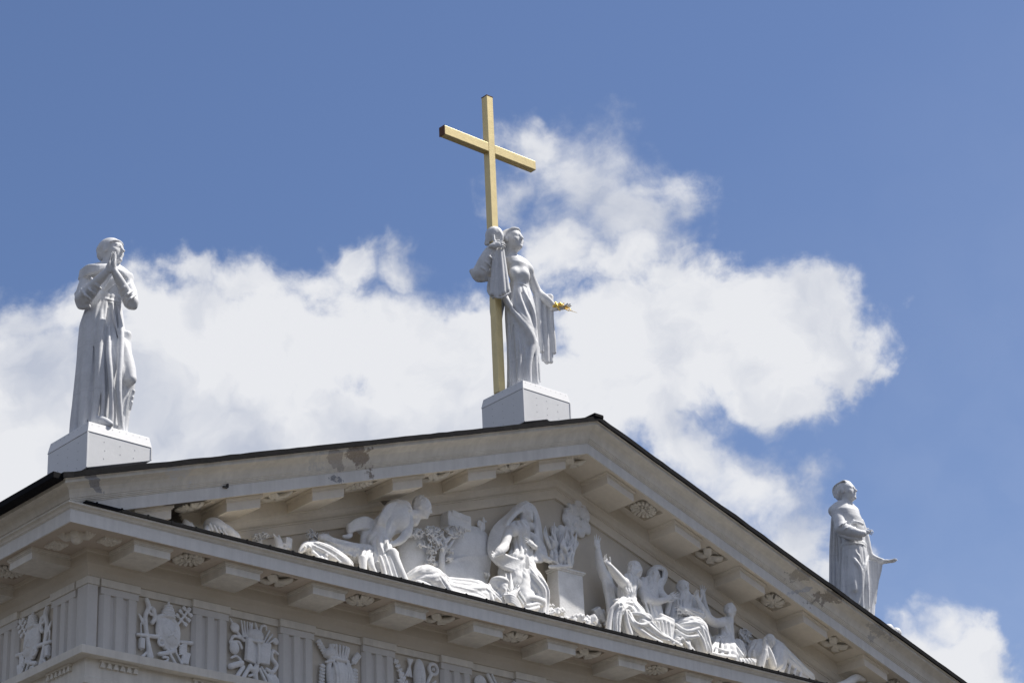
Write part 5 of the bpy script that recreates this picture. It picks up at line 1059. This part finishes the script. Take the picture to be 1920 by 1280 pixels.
    r.t([(720,690,-.3,.14),(790,760,-.55,.11),(850,760,-.7,.07)], .05); r.hand(842,765,-.66,(.7,-.1,.35),OUT,.33,.2,.2,-1)
    for d in range(3): r.t([(632+d*6,600-d*4,-.22-.05*d,.04),(652+d*5,520+d*2,-.22-.05*d,.045),(728,478+d*9,-.24-.05*d,.05),(796-d*8,520,-.22-.05*d,.05),(792-d*10,600,-.24-.05*d,.05),(752-d*8,668,-.3-.03*d,.05)], .012)
    r.t([(740,620,-.3,.12),(730,720,-.35,.14)], .05); r.t([(710,820,-.55,.14),(740,900,-.6,.11),(760,930,-.6,.08)], .04); r.t([(830,800,-.55,.08),(810,900,-.6,.07)], .03)
    for a,b in ((600,660),(640,680),(690,720)): r.t([(a,700,-.6,.03),(a+16,800,-.66,.035),(b,940,-.64,.04)], .03)
    r.e(742,560,-.08,(.22,.10,.26),0,.03); r.head(696,628,-.36,.47,math.pi-.75,.30,0,'none')
    r.build('relief_figure', 'white sculpture of a hooded woman reaching to the right behind the kneeling man', 'sculpture')
    r = Rel(1080, 960, 4.742, .024); r.b(770,1040,-.65,(.27,.2,.34),.15,.06,.06); r.t([(710,960,-.8,.06),(780,960,-.85,.06),(850,1000,-.8,.06)], .04)
    for d in range(5): r.t([(700+d*32,980,-.88,.04),(720+d*30,1120,-.9,.05)], .03)
    r.build('relief_rock', 'fluted white carved stump between the hooded woman and the old man', 'carved rock')
    r = Rel(1080, 960, 4.742)
    r.t([(960,780,-.4,.24),(950,880,-.45,.26),(960,980,-.45,.28),(1000,1150,-.5,.42)], .1); r.t([(1030,790,-.4,.17),(1080,850,-.55,.17),(1095,915,-.7,.17)], .05); r.t([(1090,925,-.7,.16),(1020,890,-.8,.13),(960,870,-.85,.08)], .04); r.hand(965,872,-.86,(-.9,-.1,.15),(0,1,0),.36,.2)
    r.t([(880,800,-.4,.14),(860,900,-.5,.13),(850,960,-.55,.13)], .05); r.t([(950,1030,-.7,.26),(1060,1020,-.85,.26),(1100,1090,-.9,.24),(1120,1230,-.9,.26)], .08); r.t([(890,1020,-.65,.14),(900,1180,-.8,.22)], .06)
    for a in ([(890,1000,-.8,.05),(980,1060,-1.05,.06),(1090,1030,-1.15,.05)],[(890,1050,-.85,.05),(980,1110,-1.08,.06),(1080,1100,-1.18,.05)],[(900,1120,-.95,.05),(970,1160,-1.08,.06),(1040,1230,-1.15,.06)],[(1080,1060,-1.14,.05),(1120,1130,-1.16,.06),(1150,1230,-1.12,.06)],[(1000,1150,-1.1,.05),(1010,1230,-1.15,.06)]): r.t(a, .02)
    for d in range(4): r.t([(900+d*30,780,-.6,.03),(910+d*24,840,-.68,.035),(900+d*20,940,-.7,.035)], .03)
    r.head(955,742,-.42,.46,math.pi-.35,.0,0,'tonsure',True)
    r.build('relief_figure', 'white sculpture of a seated old man with his hand across his chest', 'sculpture')
    r = Rel(1240, 1060, 5.817)
    r.t([(700,640,-.5,.2),(710,720,-.5,.19),(700,800,-.5,.22),(680,900,-.55,.34),(680,1010,-.6,.42)], .1); r.t([(820,880,-.5,.2),(840,960,-.55,.2)], .08); r.t([(660,620,-.55,.13),(580,620,-.65,.13),(500,560,-.75,.125),(440,470,-.8,.10),(415,410,-.8,.065)], .05); r.hand(415,410,-.8,(-.5,-.1,.8),OUT,.38,.15,.25)
    r.t([(640,640,-.3,.12),(540,600,-.28,.11),(490,500,-.28,.10),(470,420,-.3,.08),(462,360,-.3,.06)], .05); r.hand(460,355,-.3,(-.08,-.05,1),OUT,.38,.1,.25,-1)
    r.t([(440,600,-.2,.08),(480,720,-.22,.1),(540,820,-.3,.09),(600,850,-.35,.07)], .03); r.t([(470,640,-.2,.06),(510,760,-.25,.08),(560,840,-.3,.07)], .02); r.e(590,780,-.4,(.06,.06,.07))
    r.t([(640,775,-.7,.03),(710,765,-.74,.03),(780,770,-.66,.03)], .02)
    for a,b in ((560,520),(600,590),(650,660),(700,740),(760,820),(800,880)): r.t([((a+660)/2,800,-.72,.03),(a+10,880,-.88,.045),(b,980,-1.0,.06)], .03)
    for a in ([(560,880,-.85,.05),(680,930,-1.0,.05),(860,930,-.8,.05)],[(520,950,-.95,.06),(640,980,-1.05,.06),(800,1000,-1.0,.06)]): r.t(a, .03)
    r.head(748,555,-.5,.44,math.pi-1.0,.35,0,'short')
    r.build('relief_figure', 'white sculpture of a kneeling woman raising both hands right of the old man', 'sculpture')
    r = Rel(1240, 1060, 5.817, .018); r.foliage(900,760,.0,.2,46,31,.06); r.foliage(930,840,.0,.16,36,32,.05); r.t([(900,760,.04,.08),(900,940,.02,.1)], .02); r.build('relief_shrub', 'leafy white carved bush on the wall behind the bowed praying figure', 'carved shrub')
    r = Rel(1240, 1060, 5.817)
    r.t([(1190,860,-.5,.2),(1230,960,-.5,.34),(1200,1100,-.55,.36)], .1); r.t([(1260,920,-.4,.24),(1350,1040,-.4,.28),(1450,1130,-.4,.26),(1590,1230,-.4,.2)], .1); r.t([(1090,860,-.4,.14),(1040,900,-.42,.22),(1020,1010,-.5,.28)], .08)
    for d in range(4): r.t([(1130+d*6,800+d*10,-.62,.04),(1180,790+d*10,-.66,.05),(1225,850+d*14,-.62,.06),(1290-d*6,950,-.66,.06),(1330-d*10,1040,-.7,.07)], .015)
    r.t([(1140,990,-.95,.09),(1130,910,-.98,.075),(1138,870,-1.0,.055)], .03); r.t([(1215,1080,-.92,.11),(1190,980,-.98,.09),(1160,890,-1.0,.06)], .03); r.t([(1080,1100,-.9,.1),(1110,1000,-.95,.09),(1130,930,-1.0,.06)], .03)
    r.hand(1136,880,-1.0,(.05,.1,1),RIGHT,.30,.15,.05); r.hand(1162,890,-1.0,(-.15,.1,1),LEFT,.30,.15,.05,-1)
    for d in range(4): r.t([(1360+d*55,1010+d*50,-.62,.035),(1330+d*60,1080+d*45,-.68,.04),(1320+d*66,1150+d*30,-.68,.04)], .03)
    for d in range(3): r.t([(1060-d*10,860+d*30,-.58,.04),(1010,930+d*30,-.68,.045)], .03)
    r.head(1168,890,-.66,.38,math.pi-.2,-.5,0,'none')
    r.build('relief_figure', 'white sculpture of a hooded figure bowed in prayer, last on the right', 'sculpture')
    r = Rel(1560, 1067, 6, .018); r.t([(60,1330,-.6,.14),(160,1290,-.6,.13),(240,1235,-.6,.12),(290,1215,-.62,.10),(350,1235,-.65,.06),(366,1240,-.66,.04)], .04); r.t([(255,1215,-.62,.04),(245,1250,-.7,.03)], .01); r.t([(420,1300,-.6,.1),(480,1275,-.6,.06),(510,1280,-.6,.04)], .03)
    r.build('relief_animal', 'white carved animal head peeping over the cornice at the bottom right', 'carved animal')
    r = Rel(760, 900, 4.572, .018); r.rough(1200,1110,1330,1200,-1.0,-.6,16,9,.08); r.rough(1380,1190,1640,1260,-1.1,-.8,26,10,.08)
    for i in range(8): r.t([(1440+i*12,1210,-1.1,.03),(1436+i*13,1165-(i%3)*8,-1.15,.03),(1450+i*12,1145+abs(i-4)*6,-1.12,.02)], .01)
    r.foliage(1230,1090,-.7,.12,30,41,.03); r.foliage(1340,1140,-1.0,.08,20,42,.03)
    r.build('relief_rock', 'broken white carved stones and leaves at the foot of the altar', 'carved rock')
    r = Rel(1080, 960, 4.742, .022); r.rough(120,870,280,1000,-.2,.0,14,12,.12); r.build('relief_rock', 'white carved boulders between the altar and the kneeling man', 'carved rock')
    r = Rel(1080, 960, 4.742, .022); r.rough(820,1140,950,1210,-1.15,-.9,14,13,.07); r.build('relief_rock', 'low white carved stones at the foot of the kneeling man', 'carved rock')
    r = Rel(1240, 1060, 5.817, .02); r.rough(850,1020,1010,1090,-1.1,-.9,10,14,.07)
    for i in range(5): r.t([(860+i*30,1020,-1.15,.04),(868+i*34,1050,-1.2,.04),(870+i*36,1100,-1.15,.05)], .01)
    r.build('relief_cloth', 'fringed fold of white carved cloth left of the bowed figure', 'carved cloth')
relief()
# ------------------------------------------------------------ lift everything so that the square lies at height zero
for o in list(col.objects):
    if o.parent is None and o.type in ('MESH', 'EMPTY'): o.location.z += ZO
